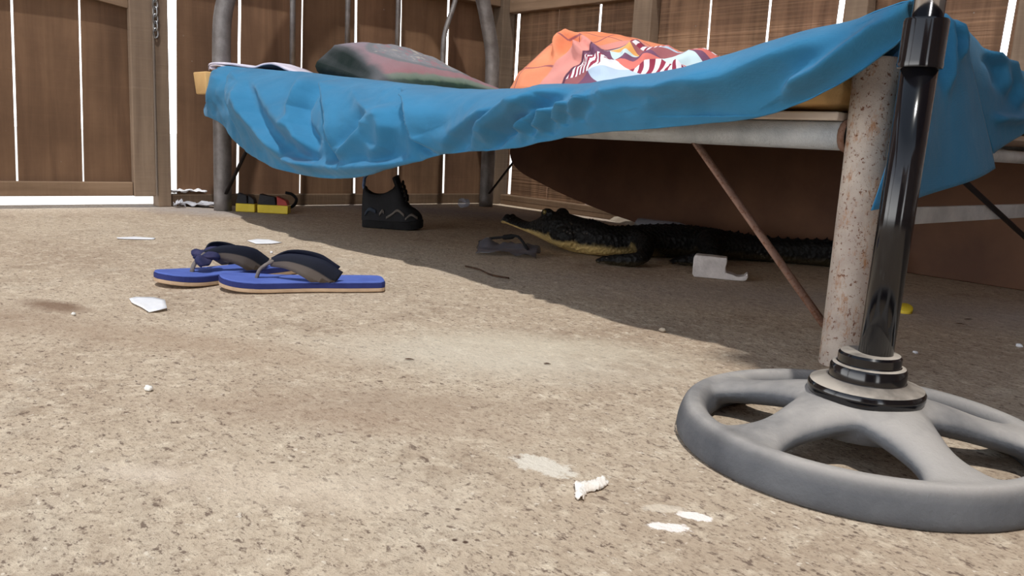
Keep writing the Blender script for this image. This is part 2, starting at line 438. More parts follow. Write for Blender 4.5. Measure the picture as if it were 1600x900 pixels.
# timber framing
def timber(name, lo, hi, mat='timber', tone=1.0):
    bm = nb(); box(bm, lo, hi); set_tone(bm, lambda f: (tone,tone,tone)); o = obj(name, bm, mat, smooth=False); bevel(o, .003)
    return tag(o, kind='structure')
pl, pr = onx(244,150,HX+.02).y, onx(265,150,HX+.02).y
timber('trim_1', (HX-.03,pl,0), (HX+.02,pr,TOPZ), 'timber', .82)                    # door post
timber('trim_2', (HX-.03,pr+.001,0), (HX+.012,2.06,.036), 'timber_h', .42)             # sill under the head-end wall
timber('trim_3', (HX-.03,BY-.03,0), (1.95,BY+.03,.038), 'timber_x', .7)             # sill behind the bed
c0 = ony(757,150,BY-.03); timber('trim_4', (HX+.0005,BY-.062,.0), (HX+.06,BY,TOPZ), 'timber', .55)   # corner post
s0, s1 = ony(990,30,BY-.04).x, ony(1027,30,BY-.04).x
timber('trim_5', (s0,BY-.045,.038), (s0+.075,BY,TOPZ), 'timber', .78)               # stud above the blanket
s2 = ony(1322,10,BY-.04).x; timber('trim_6', (s2,BY-.045,.038), (s2+.06,BY,TOPZ), 'timber', .75)
s3 = ony(1584,60,BY-.04).x; timber('trim_7', (s3,BY-.045,.038), (s3+.08,BY,TOPZ), 'timber', .85)
hz = ony(880,10,BY-.04).z; timber('trim_8', (HX+.061,BY-.034,hz), (s0-.001,BY,hz+.07), 'timber_x', .9)   # noggin
timber('trim_10', (s0+.076,BY-.045,.785), (s2-.001,BY,.86), 'timber_x', .8)             # rails higher up, just out of the photo
timber('trim_11', (s2+.061,BY-.045,.785), (s3-.001,BY,.86), 'timber_x', .8)
timber('trim_12', (HX,pr+.001,.742), (HX+.045,BY-.063,.82), 'timber_h', .8)
# broken mortar edge on the floor before the sill
bm = nb(); ed = path([onz(770,318),onz(860,322),onz(925,334),onz(975,349),onz(1010,357)], 24); top = []
for i, p in enumerate(ed):
    j = noise.noise(p*40)*.008; h = .012+.006*noise.noise(p*25)
    top.append([V((p.x,p.y-.015+j,.0005)), V((p.x,p.y+j,h)), V((p.x+.01,max(p.y,BY-.10)+.03,h+.008)), V((p.x+.015,BY-.031,.02))])
grid(bm, top); tag(obj('trim_9', bm, 'kerb'), kind='structure')
# the door: boards, stiles, rails
DX = HX+.012
door = bpy.data.objects.new('door_1', None); C.objects.link(door); door.location = (DX,.1,0); door['kind'] = 'structure'
dr = onx(240,150,DX+.02).y; db = onx(120,307,DX+.02).z; sl = onx(205,150,DX+.02).y; rt_ = onx(100,284,DX+.02).z
gd = [((18,0),(28,280),.006), ((124,0),(131,262),.0052)]
lines = [(-.62,-.62,0),(-.4,-.4,.004),(-.19,-.19,.004),(.03,.03,.004),(.235,.235,.005)]+[gap_line(a,b,DX,'x')+(w,) for a,b,w in gd]
bm = nb(); lay = bm.loops.layers.float_color.new('tone')
def dboard(lb,lt,hb,ht,z0,z1,tone):
    n0 = len(bm.faces); x0 = DX-.004
    hexa(bm, [(x0,lb,z0),(x0,hb,z0),(x0-.006,hb,z0),(x0-.006,lb,z0)], [(x0,lt,z1),(x0,ht,z1),(x0-.006,ht,z1),(x0-.006,lt,z1)])
    bm.faces.ensure_lookup_table()
    for f in bm.faces[n0:]:
        for l in f.loops: l[lay] = (tone,tone,tone,1)
for i, (b0,t0,w) in enumerate(lines):
    b1,t1,w1 = lines[i+1] if i+1 < len(lines) else (dr-.003,dr-.003,0)
    dboard(b0+w/2,t0+w/2,b1-w1/2,t1-w1/2,db+.002,1.9,[1,.9,1.05,.95,1.0,1.02,.92][i])
bmesh.ops.recalc_face_normals(bm, faces=bm.faces)
obj('door_boards', bm, 'plank', door, smooth=False)
def dtimber(name, lo, hi, mat, tone, ch=None):
    bm = nb(); box(bm, lo, hi); set_tone(bm, lambda f: (tone,tone,tone)); o = obj(name, bm, mat, door, smooth=False); bevel(o, .003); return o
dtimber('door_stile', (DX,sl,db), (DX+.024,dr,1.9), 'timber', .9)
dtimber('door_stile', (DX,-.62,db), (DX+.024,-.55,1.9), 'timber', .9)
dtimber('door_rail', (DX,-.549,db+.001), (DX+.02,sl-.001,rt_), 'timber_h', .95)
# upper rail with its curved underside
q0 = onx(130,4,DX+.02); q1 = onx(205,13,DX+.02)
bm = nb(); n = 16; und = [V((DX,lerp(-.549,sl-.001,i/n), q1.z+.012*math.sin(math.pi*min(1,max(0,(lerp(-.549,sl,i/n)-q0.y)/(sl-q0.y)))*.5+math.pi/2)*1)) for i in range(n+1)]
prism(bm, und+[V((DX,sl-.001,q1.z+.12)),V((DX,-.549,q1.z+.12))], (.016,0,0)); bmesh.ops.recalc_face_normals(bm, faces=bm.faces)
set_tone(bm, lambda f: (.95,.95,.95)); obj('door_rail', bm, 'timber_h', door, smooth=False)
# chain hanging in the crack between door and post
cy = onx(246,30,DX+.03).y; cz = onx(246,58,DX+.03).z
ch = thing('door_chain', 'short steel chain hanging between the boarded door and its post', 'chain', (HX+.026,cy,cz))
for k in range(9):
    bm = nb(); pts = []
    for i in range(17):
        a = 2*math.pi*i/16; l = V((0,.0065*math.cos(a),.013*math.sin(a)))
        if k % 2: l = V((.0055*math.cos(a),.003*math.cos(a),.013*math.sin(a)))
        pts.append(V((HX+.026,cy,cz+.012+k*.0195))+l)
    tube(bm, pts, .0023, 8, False); obj('chain_link', bm, 'chain', ch)
# ------------------------------------------------------------------ bed frame
FX, HDX, NY, RY, PR = -.458, -2.372, .952, 1.955, .0248
bed = thing('bed', 'old metal pipe bed frame with arched head and rusty near foot post', 'bed', (-1.4,1.45,0))
bm = nb(); tube(bm, [(FX,NY,0),(FX,NY,.12),(FX,NY,.24),(FX-.002,NY,.3655)], PR, 28); o = obj('foot_post', bm, 'post_rusty', bed); bevel(o,.002); o['label'] = 'rusty whitish near foot post'
bm = nb(); tube(bm, [(FX,RY,0),(FX,RY,.366)], PR, 24); obj('foot_post', bm, 'pipe_dark', bed)
arch = [V((HDX,NY,0)),V((HDX,NY,.25)),V((HDX,NY,.46))]; R = (RY-NY)/2
AR = [(.49,0),(.56,.006),(.65,.031),(.74,.062),(.83,.105),(.95,.17),(1.06,.25),(1.15,.35),(1.19,.43)]
AR = [(z,d) for z,d in AR]
arch += [V((HDX,NY+d,z)) for z,d in AR[1:]]+[V((HDX,(NY+RY)/2,1.205))]+[V((HDX,RY-d,z)) for z,d in AR[:0:-1]]
arch = path(arch+[V((HDX,RY,.46)),V((HDX,RY,.25)),V((HDX,RY,0))], 110)
def arch_z(y): return interp([(d,z) for z,d in AR]+[(.5,1.205)], min(y-NY, RY-y))[0]
bm = nb(); tube(bm, arch, .0255, 24); obj('head_arch', bm, 'pipe', bed)
for px, py in ((457,60),(543,60),(622,30)):
    y = onx(px,py,HDX).y; zt = arch_z(y)
    bm = nb(); tube(bm, [(HDX,y,.27),(HDX,y,zt)], .0085, 12); obj('spindle', bm, 'pipe', bed)
y = onx(693,70,HDX).y; z1 = onx(693,62,HDX).z
bm = nb(); tube(bm, path([(HDX,y,.27),(HDX,y,.45),(HDX,y,z1),(HDX,y+.012,z1+.05),(HDX,y+.035,z1+.11),(HDX,y+.05,z1+.16)], 24), .0085, 12); o = obj('spindle', bm, 'pipe', bed); o['label'] = 'spindle bent outwards near its top'
for yy in (NY,RY):
    bm = nb(); tube(bm, [(HDX+.022,yy,.276),(FX-.022,yy,.276)], .0172, 20); obj('side_rail', bm, 'rail', bed)
    bm = nb(); lathe(bm, [(.0185,-.004),(.0205,0),(.0185,.004)], (FX-.026,yy,.276), 16, (1,0,0)); obj('weld', bm, 'brace_rust', bed)
bm = nb(); tube(bm, [(HDX,NY+.022,.276),(HDX,RY-.022,.276)], .0172, 16); obj('head_rail', bm, 'pipe', bed)
bm = nb(); tube(bm, [(FX,NY+.022,.266),(FX,RY-.022,.266)], .0095, 16); obj('foot_rail', bm, 'rail', bed)
bm = nb(); box(bm, (FX-.004,NY+.022,.170), (FX+.004,RY-.022,.192)); bevel(obj('foot_crossbar', bm, 'rail', bed, smooth=False), .001)
def bar(name, a, b, r, mat, seg=8, flat=.45):
    bm = nb(); tube(bm, [a,lerp(V(a),V(b),.5),b], r, seg, True, flat); return obj(name, bm, mat, bed)
bar('brace', V((-.706,NY+.002,.262)), V((-.484,NY+.002,.044)), .0085, 'brace_rust', 6)
bar('brace', V((-2.115,NY,.262)), V((HDX+.022,NY,.05)), .006, 'brace_dark')
bar('brace', V((-2.125,RY-.01,.262)), V((HDX+.022,RY-.005,.05)), .006, 'brace_dark')
bar('brace', V((-.68,RY,.262)), V((FX-.022,RY,.05)), .006, 'brace_dark')
bar('brace', V((FX+.008,1.10,.268)), V((FX+.008,1.70,.085)), .006, 'brace_dark')
bm = nb(); lathe(bm, [(0,-.003),(.005,-.002),(.005,.002),(0,.004)], (FX+.006,1.03,.183), 12, (1,0,0)); obj('bolt', bm, 'chrome', bed)
# plywood base on the rails
bb = []
bm = nb(); box(bm, (HDX+.028,NY-.022,.2935), (FX-.03,RY+.01,.3035)); bo = obj('bed_board', bm, 'board', smooth=False); bevel(bo,.002)
tag(bo, 'thin pale plywood base lying on the bed rails under the mattress', 'bed base')
# mattress
bm = nb(); NA, NB_ = 70, 30
prof = [(-2.50,.322,.392),(-2.40,.322,.394),(-2.1,.312,.384),(-1.69,.306,.362),(-1.21,.305,.330),(-.9,.305,.328),(-.7,.305,.338),(-.46,.306,.360)]
def mtop(a): return spline(prof, a)[1]
def mbot(a): return max(.3045, spline(prof, a)[0])
YF = 1.93
def yn(a): return spline([(-2.4,.925),(-.53,.925),(-.507,.928),(-.478,.986),(-.45,.990)], a)[0]
XE = -.452
rows = []
for j in range(NB_+1):
    a0 = -2.335; r = []
    for i in range(NA+1):
        a = lerp(a0, XE, i/NA); b = lerp(yn(a), YF, j/NB_)
        r.append((a,b))
    rows.append(r)
def msurf(fz, ed):
    out = []
    for r in rows:
        rr = []
        for a, b in r:
            e = min(b-yn(a), YF-b, a+2.335, XE-a); k = max(0, 1-e/.02)
            rr.append(V((a, b, fz(a)+ed*.012*k*k+.003*noise.noise(V((a*9,b*9,ed))))))
        out.append(rr)
    return out
gt = grid(bm, msurf(mtop, -1)); gbm = grid(bm, [r[::-1] for r in msurf(mbot, .5)])
def stitch(A, B, bulge):
    mid = [bm.verts.new((p.co+q.co)/2+V(bulge)) for p, q in zip(A, B)]
    for i in range(len(A)-1):
        bm.faces.new((A[i+1],A[i],mid[i],mid[i+1])); bm.faces.new((mid[i+1],mid[i],B[i],B[i+1]))
stitch(gt[0], gbm[0][::-1], (0,-.006,0)); stitch(gt[-1][::-1], gbm[-1], (0,.006,0))
stitch([r[0] for r in gt][::-1], [r[-1] for r in gbm][::-1], (-.006,0,0)); stitch([r[-1] for r in gt], [r[0] for r in gbm], (.006,0,0))
# the tongue of foam squeezed out past the head post
n0 = [(-2.455,.872),(-2.34,.872),(-2.34,.921),(-2.455,.921)]
hexa(bm, [V((x,y,.330)) for x,y in [(-2.395,.886),(-2.32,.886),(-2.32,.923),(-2.390,.922)]], [V((x,y,.392)) for x,y in [(-2.412,.884),(-2.32,.884),(-2.32,.924),(-2.412,.922)]])
bmesh.ops.recalc_face_normals(bm, faces=bm.faces)
mt = obj('mattress', bm, 'foam'); bevel(mt, .004)
tag(mt, 'thin yellow foam mattress under the blue sheet, showing at its head corner', 'mattress')
# ------------------------------------------------------------------ blue sheet
FOLDS = [  # photo polylines, height (m), half widths on the two sides (px)
 ([(395,107),(371,124),(370,146),(376,178),(381,214)], .012, 4, 16),
 ([(388,130),(392,160),(399,180),(417,207),(437,229),(462,250)], .015, 12, 6),
 ([(462,252),(482,260),(503,264)], .012, 10, 5),
 ([(400,118),(430,170),(455,198),(470,205)], .010, 22, 14),
 ([(505,114),(480,143),(466,168),(470,197),(482,218),(494,238)], .016, 14, 4),
 ([(524,126),(521,143),(526,197),(533,234),(541,253)], .015, 4, 18),
 ([(541,253),(556,232),(575,203),(584,180)], .010, 12, 6),
 ([(600,170),(607,200),(602,230),(580,250)], .009, 14, 10),
 ([(560,130),(570,160),(590,178),(615,165)], .007, 12, 9),
 ([(640,150),(650,157),(655,195),(664,222),(694,239)], .015, 4, 20),
 ([(694,239),(717,212),(748,190),(790,163)], .009, 7, 18),
 ([(762,225),(776,202),(810,178),(852,150),(905,133)], .013, 5, 12),
 ([(740,232),(765,200),(800,172),(845,148)], .008, 8, 10),
 ([(819,209),(824,190),(843,168)], .010, 5, 9),
 ([(845,204),(852,190),(862,168)], .010, 5, 9),
 ([(871,192),(880,176),(893,160)], .008, 4, 8),
 ([(893,182),(905,165),(920,150)], .007, 5, 9),
 ([(440,240),(480,259),(540,267),(600,262),(650,250)], .010, 8, 9),
 ([(1225,150),(1290,115),(1350,75),(1420,22)], .011, 10, 16),
 ([(1060,140),(1140,125),(1220,90),(1330,45)], .007, 16, 22),
 ([(930,150),(980,138),(1040,142),(1090,125)], .006, 10, 14),
 ([(1000,165),(1060,150),(1110,140)], .004, 12, 16),
 ([(340,115),(332,140),(326,172)], .006, 6, 8),
]
FOOT_FOLDS = [
 ([(1468,20),(1490,80),(1515,160),(1556,262)], .0, 5, 5),
 ([(1475,25),(1482,70),(1478,150)], .006, 5, 7),
 ([(1492,35),(1500,60),(1496,95)], .006, 4, 6),
 ([(1545,80),(1560,100),(1572,150)], .008, 5, 9),
 ([(1565,90),(1585,130),(1590,170)], .006, 5, 7),
 ([(1550,186),(1580,188),(1620,182)], .008, 5, 5),
 ([(1440,60),(1445,150),(1440,280)], .003, 20, 20),
]
GAIN = 2.1
def fold_height(x, y, folds):
    h = 0
    for pl_, amp, wl_, wr in folds:
        best = 1e9; bs = 0; bt = 0; n = len(pl_)-1
        if not (min(p[0] for p in pl_)-40 < x < max(p[0] for p in pl_)+40 and min(p[1] for p in pl_)-40 < y < max(p[1] for p in pl_)+40): continue
        for i in range(n):
            ax, ay = pl_[i]; bx, by = pl_[i+1]; dx, dy = bx-ax, by-ay; L2 = dx*dx+dy*dy
            t = max(0, min(1, ((x-ax)*dx+(y-ay)*dy)/L2)); qx, qy = ax+dx*t-x, ay+dy*t-y; d = math.hypot(qx,qy)
            if d < best:
                best = d; bs = dx*(y-ay)-dy*(x-ax); bt = (i+t)/n
        w_, wo = (wr, wl_) if bs < 0 else (wl_, wr)
        if w_ >= wo: k = math.exp(-(best/(w_*1.15))**1.7)
        else: k = math.exp(-(best/(w_*.8))**2)-.40*math.exp(-((best-w_*2.3)/(w_*1.5))**2)
        k *= min(1, bt/.18+.25)*min(1, (1-bt)/.22+.1)
        h += amp*k*GAIN
    return h
# columns: photo x of top edge, its y, hem x, hem y, plane (y) of top and of hem
COLS = [(0, 338,106, 319,172, .905,.905), (.4, 338,105, 321,181, .90,.885), (.7,340,104,330,184,.90,.88), (1, 352,103, 345,193, .905,.878), (2, 378,105, 372,226, .92,.885), (3, 420,108, 420,258, .93,.878), (3.6,450,110,450,268,.935,.868), (4, 500,117, 498,277, .94,.862),
        (5, 560,123, 560,276, .94,.862), (6, 620,130, 635,257, .94,.866), (7, 700,137, 700,240, .94,.870), (8, 800,137, 800,231, .94,.868),
        (9, 900,130, 900,211, .94,.855), (10, 1000,117, 1000,202, .935,.845), (11, 1100,100, 1110,192, .925,.85), (11.6,1160,82,1180,184, .92,.85), (12, 1200,70, 1230,168, .91,.85),
        (13, 1300,40, 1330,116, .885,.83), (13.6,1370,18,1385,75,.855,.84), (14, 1425,0, 1424,42, .835,.86)]
bm = nb(); NC, NR, NT_ = 480, 84, 14
rows = []
for i in range(NC+1):
    s = 14*i/NC; tx,ty,hx,hy,tb,hb = spline(COLS, s)
    pt = ony(tx,ty,tb); ph = ony(hx,hy,hb)
    col = []
    # over the mattress top, going away from the camera
    reach = interp([(0,.02),(1,.10),(2,.72),(11,.72),(12,.5),(13,.15),(14,.03)], s)[0]
    for j in range(NT_,0,-1):
        t = j/NT_; b = pt.y+reach*t
        z = pt.z-.004*t
        if pt.x < -.6: z = lerp(pt.z, max(mtop(max(pt.x,-2.33))+.006, pt.z-.006), t)
        elif s > 12: z = pt.z-.02*t*t
        col.append(V((pt.x, b, z+.0025*noise.noise(V((pt.x*14,b*14,3))))))
    for j in range(NR+1):
        v = j/NR
        p = lerp(pt, ph, v)
        bul = math.sin(math.pi*min(1,v)**.62)*interp([(0,.010),(3,.05),(6,.055),(8,.06),(9,.07),(10,.085),(11.5,.085),(12.5,.06),(13.3,.02),(14,.006)], s)[0]
        edge = math.exp(-(v/.05)**2)
        p = V((p.x, p.y-bul+edge*.006, p.z-edge*.002-bul*max(0,.13*(1-v*1.3))))
        x_, y_ = proj(p)
        tap = min(1, v/.06+.35)*min(1,(1-v)/.05+.4)
        h = fold_height(x_, y_, FOLDS)*tap+(.006*noise.noise(V((p.x*13+p.z*9,p.z*20-p.x*4,1)))+.0025*noise.noise(V((p.x*38,p.z*38,5))))*(1 if s < 10 else .45)
        d = V((-.25,-1,.18)).normalized()
        col.append(p+d*h)
    # turned-in hem
    e = col[-1]; col.append(e+V((0,.006,.003))); col.append(e+V((0,.008,.014)))
    rows.append(col)
grid(bm, rows)
# the part hanging round the foot end, behind the fan pole
FC = [(0, 1438,-2, 1362,329, .80,.86), (.5,1452,6,1392,322,.81,.88), (1, 1467,18, 1432,311, .83,.91), (2, 1488,30, 1500,288, .87,.98), (3, 1506,43, 1559,263, .90,1.05)]
FP = -.395
rows = []
for i in range(61):
    s = 3*i/60; tx,ty,hx,hy,_,_ = spline(FC, s); col = []
    xt = FP+.02*math.sin(s*2.2)*.5; pt = onx(tx,ty,FP-.03+.0*s); ph = onx(hx,hy,FP+.012)
    col.append(V((pt.x-.16,pt.y,max(mtop(-.55)+.008,pt.z-.05)))); col.append(pt+V((-.05,0,-.01))); col.append(pt+V((-.02,0,-.002)))
    for j in range(41):
        v = j/40; p = lerp(pt, ph, v)
        if s < .5:                                       # inward bowed left edge, hidden behind the pole
            x_, y_ = proj(p); k = (1-s/.5)*math.sin(math.pi*v)**.8*10
            p = onx(x_+k, y_, p.x)
        x_, y_ = proj(p)
        p = p+V((1,-.3,.1)).normalized()*(fold_height(x_,y_,FOOT_FOLDS)+.004*math.sin(s*3.5)*v+.002*noise.noise(p*18))
        col.append(p)
    rows.append(col)
grid(bm, rows)
FC2 = [(0, 1500,38, 1552,240, 0,0), (1, 1530,66, 1562,232, 0,0), (2, 1560,94, 1592,214, 0,0), (3, 1600,112, 1625,196, 0,0), (4, 1680,138, 1700,175, 0,0), (5,1780,160,1790,185,0,0)]
rows = []
for i in range(61):
    s = 5*i/60; tx,ty,hx,hy,_,_ = spline(FC2, s); pt = onx(tx,ty,FP-.045); ph = onx(hx,hy,FP-.02); col = [V((pt.x-.2,pt.y,max(mtop(-.55)+.009,pt.z-.05))), pt+V((-.06,0,-.012)), pt+V((-.02,0,-.003))]
    for j in range(31):
        p = lerp(pt, ph, j/30); x_, y_ = proj(p)
        col.append(p+V((1,-.3,.1)).normalized()*(fold_height(x_,y_,FOOT_FOLDS)+.002*noise.noise(p*18)))
    rows.append(col)
grid(bm, rows)
bmesh.ops.recalc_face_normals(bm, faces=bm.faces)
sh = obj('bed_sheet', bm, 'sheet'); mod(sh, 'SOLIDIFY', thickness=.0016, offset=0)
tag(sh, 'creased turquoise blue bed sheet hanging over the near side of the bed', 'sheet')
p0 = ony(1387,62,NY-.03); p1 = V((FX+.004,NY-PR-.001,.357))
bm = nb(); tube(bm, path([p0, lerp(p0,p1,.5)+V((.002,-.002,0)), p1], 10), .0009, 6)
for k in range(7): ball(bm, p1+V((random.uniform(-.003,.003),random.uniform(-.002,0),random.uniform(-.003,.003))), .0022, (1,1,.7), 6)
obj('loose_thread', bm, 'thread', sh)
# pale folded cloth at the head corner
bm = nb(); rows = []
ctr = [ony(345,103,.93), ony(330,99,.915), ony(326,102,.91), ony(329,107,.90), ony(345,105,.925)]
up_ = path([ony(327,108,.915), ony(326,101,.915), ony(333,98,.92), ony(360,99.5,.935), ony(385,103,.95), ony(398,104,.965), ony(412,99.5,.975), ony(428,99,.98), ony(447,107,.985), ony(462,112,.99)], 50)
for i, p in enumerate(up_):
    k = min(1, i/6)
    rows.append([p+V((0,0,-.004)), p, p+V((-.004,.012,.0015)), p+V((-.008,.05,.001*k)), p+V((-.012,.09,-.006*k))])
grid(bm, rows)
rows = []
for p in path([ony(330,108,.912), ony(327,104,.912), ony(335,101.5,.915), ony(352,104,.925)], 16): rows.append([p, p+V((-.003,.02,0)), p+V((-.006,.05,-.002))])
grid(bm, rows)
o = obj('folded_cloth', bm, 'lavender'); mod(o, 'SOLIDIFY', thickness=.003, offset=0)
tag(o, 'pale lavender folded cloth poking out over the sheet at the head corner', 'cloth')
# ------------------------------------------------------------------ pillow
def mk_pillow_mat():
    t = NT('faded_print_with_sheen', .9, 0, .1)
    u = t.attr('tone'); sp = t.n('ShaderNodeSeparateColor'); t.l(u[0], sp.inputs[0]); a, b = sp.outputs[0], sp.outputs[1]
    wob = t.math('MULTIPLY', t.math('SUBTRACT', t.noise(14,4), .5), .10)
    bb_ = t.math('ADD', b, wob)
    c = t.ramp(bb_, [(0, S(34,48,42)), (.03, S(46,64,54)), (.05, S(88,106,86)), (.09, S(100,116,96)), (.115, S(144,90,92)), (.40, S(150,102,108)), (.6, S(140,104,112)), (.9, S(136,118,130)), (1, S(134,136,148))])
    dx = t.math('MULTIPLY', t.math('SUBTRACT', a, .52), 2.6); dy = t.math('MULTIPLY', t.math('SUBTRACT', b, .56), 2.6)
    r = t.math('ADD', t.math('SQRT', t.math('ADD', t.math('MULTIPLY', dx, dx), t.math('MULTIPLY', dy, dy))), wob)
    c = t.mix(t.mask(r, .98, .92), c, S(88,96,98))
    blot = t.noise(18, 4, .6, vec=t.map((1,2.2,2.2)))
    inner = t.ramp(blot, [(.40, S(150,104,110)), (.46, S(112,118,122)), (.56, S(124,126,130)), (.62, S(176,166,152)), (.68, S(186,174,156))])
    c = t.mix(t.mask(r, .86, .80), c, inner)
    st = t.noise(24, 2); c = t.mix(t.math('MULTIPLY', t.mask(st, .70, .74), t.mask(b, .2, .3)), c, S(196,190,178))
    e = t.mask(t.math('ADD', a, wob), .13, .06); c = t.mix(e, c, S(34,44,42))
    c = t.mix(t.math('MULTIPLY', t.mask(t.noise(6,4), .45, .7), .3), c, S(80,80,84))
    c = t.mix(t.math('MULTIPLY', t.mask(t.normal_z(), .5, 1), .45), c, S(150,148,156))  # sheen on upward faces painted in as pale grey
    t.col(c); t.bump(t.noise(28,5), .006, .6); return t.m
M['pillow'] = mk_pillow_mat()
bm = nb(); lay = bm.loops.layers.float_color.new('tone'); N1, N2 = 44, 30; top = []; bot = []; uv = {}
PC = V((-1.985,1.385,.0)); ang = math.radians(82); ex = V((math.cos(ang)*1,math.sin(ang),0)); ey = V((-math.sin(ang),math.cos(ang),0))
LW, LD = .236, .19
def pz(u, v):
    e = max(0,(1-abs(u)**3.2))**.55*max(0,(1-abs(v)**3.2))**.55
    return e
for i in range(N1+1):
    rt_r, rb_r = [], []
    for j in range(N2+1):
        u = 2*i/N1-1; v = 2*j/N2-1
        pin = 1-.09*(1-abs(u)**2)*abs(v)**6; pin2 = 1-.08*(1-abs(v)**2)*abs(u)**6
        p = PC+ex*(u*LW*pin2)+ey*(v*LD*pin)
        e = pz(u,v)
        ridge = interp([(-1,.72),(-.86,1.08),(-.55,1.12),(-.1,1.12),(.25,1.0),(.5,.72),(.8,.5),(1,.3)], u)[0]
        lift = (v+1)/2*.090*ridge
        base = mtop(max(-2.33,p.x))+.006
        zt = base-.004+lift+e*.036*ridge*(1+.12*noise.noise(V((u*2.5,v*2.5,2))))+.004*noise.noise(V((u*7,v*5,1)))*e
        zb = base-.014+lift*.35-e*.004
        rt_r.append(V((p.x,p.y,zt))); rb_r.append(V((p.x,p.y,zb)))
    top.append(rt_r); bot.append(rb_r)
g1 = grid(bm, top); g2 = grid(bm, [r[::-1] for r in bot])
for i in range(N1+1):
    for j in range(N2+1): uv[g1[i][j]] = (i/N1, j/N2); uv[g2[i][N2-j]] = (i/N1, 0.0)
def side(A, B, out):
    prev = None
    for p, q in zip(A, B):
        ms_ = []
        for k in (1,2,3):
            t = k/4; m_ = bm.verts.new(lerp(p.co, q.co, t)+out*(.018*math.sin(math.pi*t)*min(1,(p.co-q.co).length/.05))); uv[m_] = (uv[p][0], lerp(uv[p][1], 0, t)); ms_.append(m_)
        cur = [p]+ms_+[q]
        if prev:
            for k in range(4): bm.faces.new((prev[k],cur[k],cur[k+1],prev[k+1]))
        prev = cur
side(g1[0], g2[0][::-1], -ex); side(g1[-1], g2[-1][::-1], ex)
side([r[0] for r in g1], [r[-1] for r in g2], -ey); side([r[-1] for r in g1], [r[0] for r in g2], ey)
bmesh.ops.recalc_face_normals(bm, faces=bm.faces)
for f in bm.faces:
    for l in f.loops: q = uv[l.vert]; l[lay] = (q[0],q[1],0,1)
bmesh.ops.remove_doubles(bm, verts=bm.verts, dist=.0004)
pw = obj('pillow', bm, 'pillow'); tag(pw, 'faded red and green printed pillow at the head of the bed', 'pillow')
# ------------------------------------------------------------------ blanket
def mk_blanket():
    t = NT('patchwork_blanket', .9, 0, .1)
    sp = t.n('ShaderNodeSeparateColor'); t.l(t.attr('tone')[0], sp.inputs[0]); a, b = sp.outputs[0], sp.outputs[1]
    cb = t.n('ShaderNodeCombineXYZ'); t.l(a, cb.inputs[0]); t.l(b, cb.inputs[1])
    orange = t.ramp(t.noise(8,4), [(.3, S(224,132,92)), (.7, S(236,156,122))])
    # thin purple check lines on the salmon part
    la = t.math('ABSOLUTE', t.math('SUBTRACT', t.math('FRACT', t.math('MULTIPLY', a, 7)), .5)); lb = t.math('ABSOLUTE', t.math('SUBTRACT', t.math('FRACT', t.math('MULTIPLY', b, 8)), .5))
    ln = t.math('MAXIMUM', t.mask(la, .03, .012), t.mask(lb, .03, .012))
    orange = t.mix(t.math('MULTIPLY', ln, .75), orange, S(120,70,96))
    # patchwork of triangles
    mp = t.n('ShaderNodeMapping'); mp.inputs['Scale'].default_value = (11,10,1); mp.inputs['Rotation'].default_value = (0,0,.5); t.l(cb.outputs[0], mp.inputs[0])
    sx = t.n('ShaderNodeSeparateXYZ'); t.l(mp.outputs[0], sx.inputs[0])
    tri = t.math('GREATER_THAN', t.math('FRACT', sx.outputs[0]), t.math('FRACT', sx.outputs[1]))
    fx, fy = t.math('FLOOR', sx.outputs[0]), t.math('FLOOR', sx.outputs[1])
    cc = t.n('ShaderNodeCombineXYZ'); t.l(fx, cc.inputs[0]); t.l(fy, cc.inputs[1]); t.l(tri, cc.inputs[2])
    wn = t.n('ShaderNodeTexWhiteNoise'); t.l(cc.outputs[0], wn.inputs['Vector'])
    pc = t.ramp(wn.outputs['Value'], [(0, S(206,226,230)), (.24, S(124,86,110)), (.38, S(220,124,114)), (.50, S(226,226,232)), (.70, S(160,100,104)), (.78, S(238,176,106)), (.86, S(186,204,222))], 'CONSTANT')
    stripe = t.mask(t.math('FRACT', t.math('MULTIPLY', t.math('ADD', sx.outputs[0], sx.outputs[1]), 3)), .48, .52)
    stc = t.mix(stripe, S(150,60,80), S(238,232,236))
    wn2 = t.n('ShaderNodeTexWhiteNoise'); mp2 = t.n('ShaderNodeVectorMath', operation='ADD'); mp2.inputs[1].default_value = (5,9,2); t.l(cc.outputs[0], mp2.inputs[0]); t.l(mp2.outputs[0], wn2.inputs['Vector'])
    pc = t.mix(t.math('GREATER_THAN', wn2.outputs['Value'], .72), pc, stc)
    edge = t.math('ADD', t.math('ADD', a, t.math('MULTIPLY', b, -.42)), -.02)
    c = t.mix(t.mask(edge, .505, .51), orange, pc)
    c = t.mix(t.math('MULTIPLY', t.mask(edge, .42, .425), t.mask(edge, .51, .505)), c, S(222,150,140))
    c = t.mix(t.math('MULTIPLY', t.mask(edge, .495, .50), t.mask(edge, .512, .507)), c, S(96,60,80))
    t.col(c); t.bump(t.noise(60,5), .002, .5); return t.m
M['blanket'] = mk_blanket()
bm = nb(); lay = bm.loops.layers.float_color.new('tone'); uv = {}
BFOLD = [([(800,128),(830,118),(868,108),(905,90),(925,82)], .012, 7, 7), ([(872,100),(876,75),(893,65),(915,72),(938,90),(955,108)], .017, 6, 6),
         ([(905,90),(920,95),(930,108)], .012, 6, 6), ([(870,122),(900,112),(935,112),(960,118)], .010, 6, 6), ([(975,92),(992,75),(1010,70)], .008, 4, 8),
         ([(1000,100),(1035,85),(1060,80)], .008, 6, 10), ([(1050,110),(1080,92),(1120,92)], .009, 7, 9), ([(840,130),(870,126),(900,124)], .009, 5, 6)]
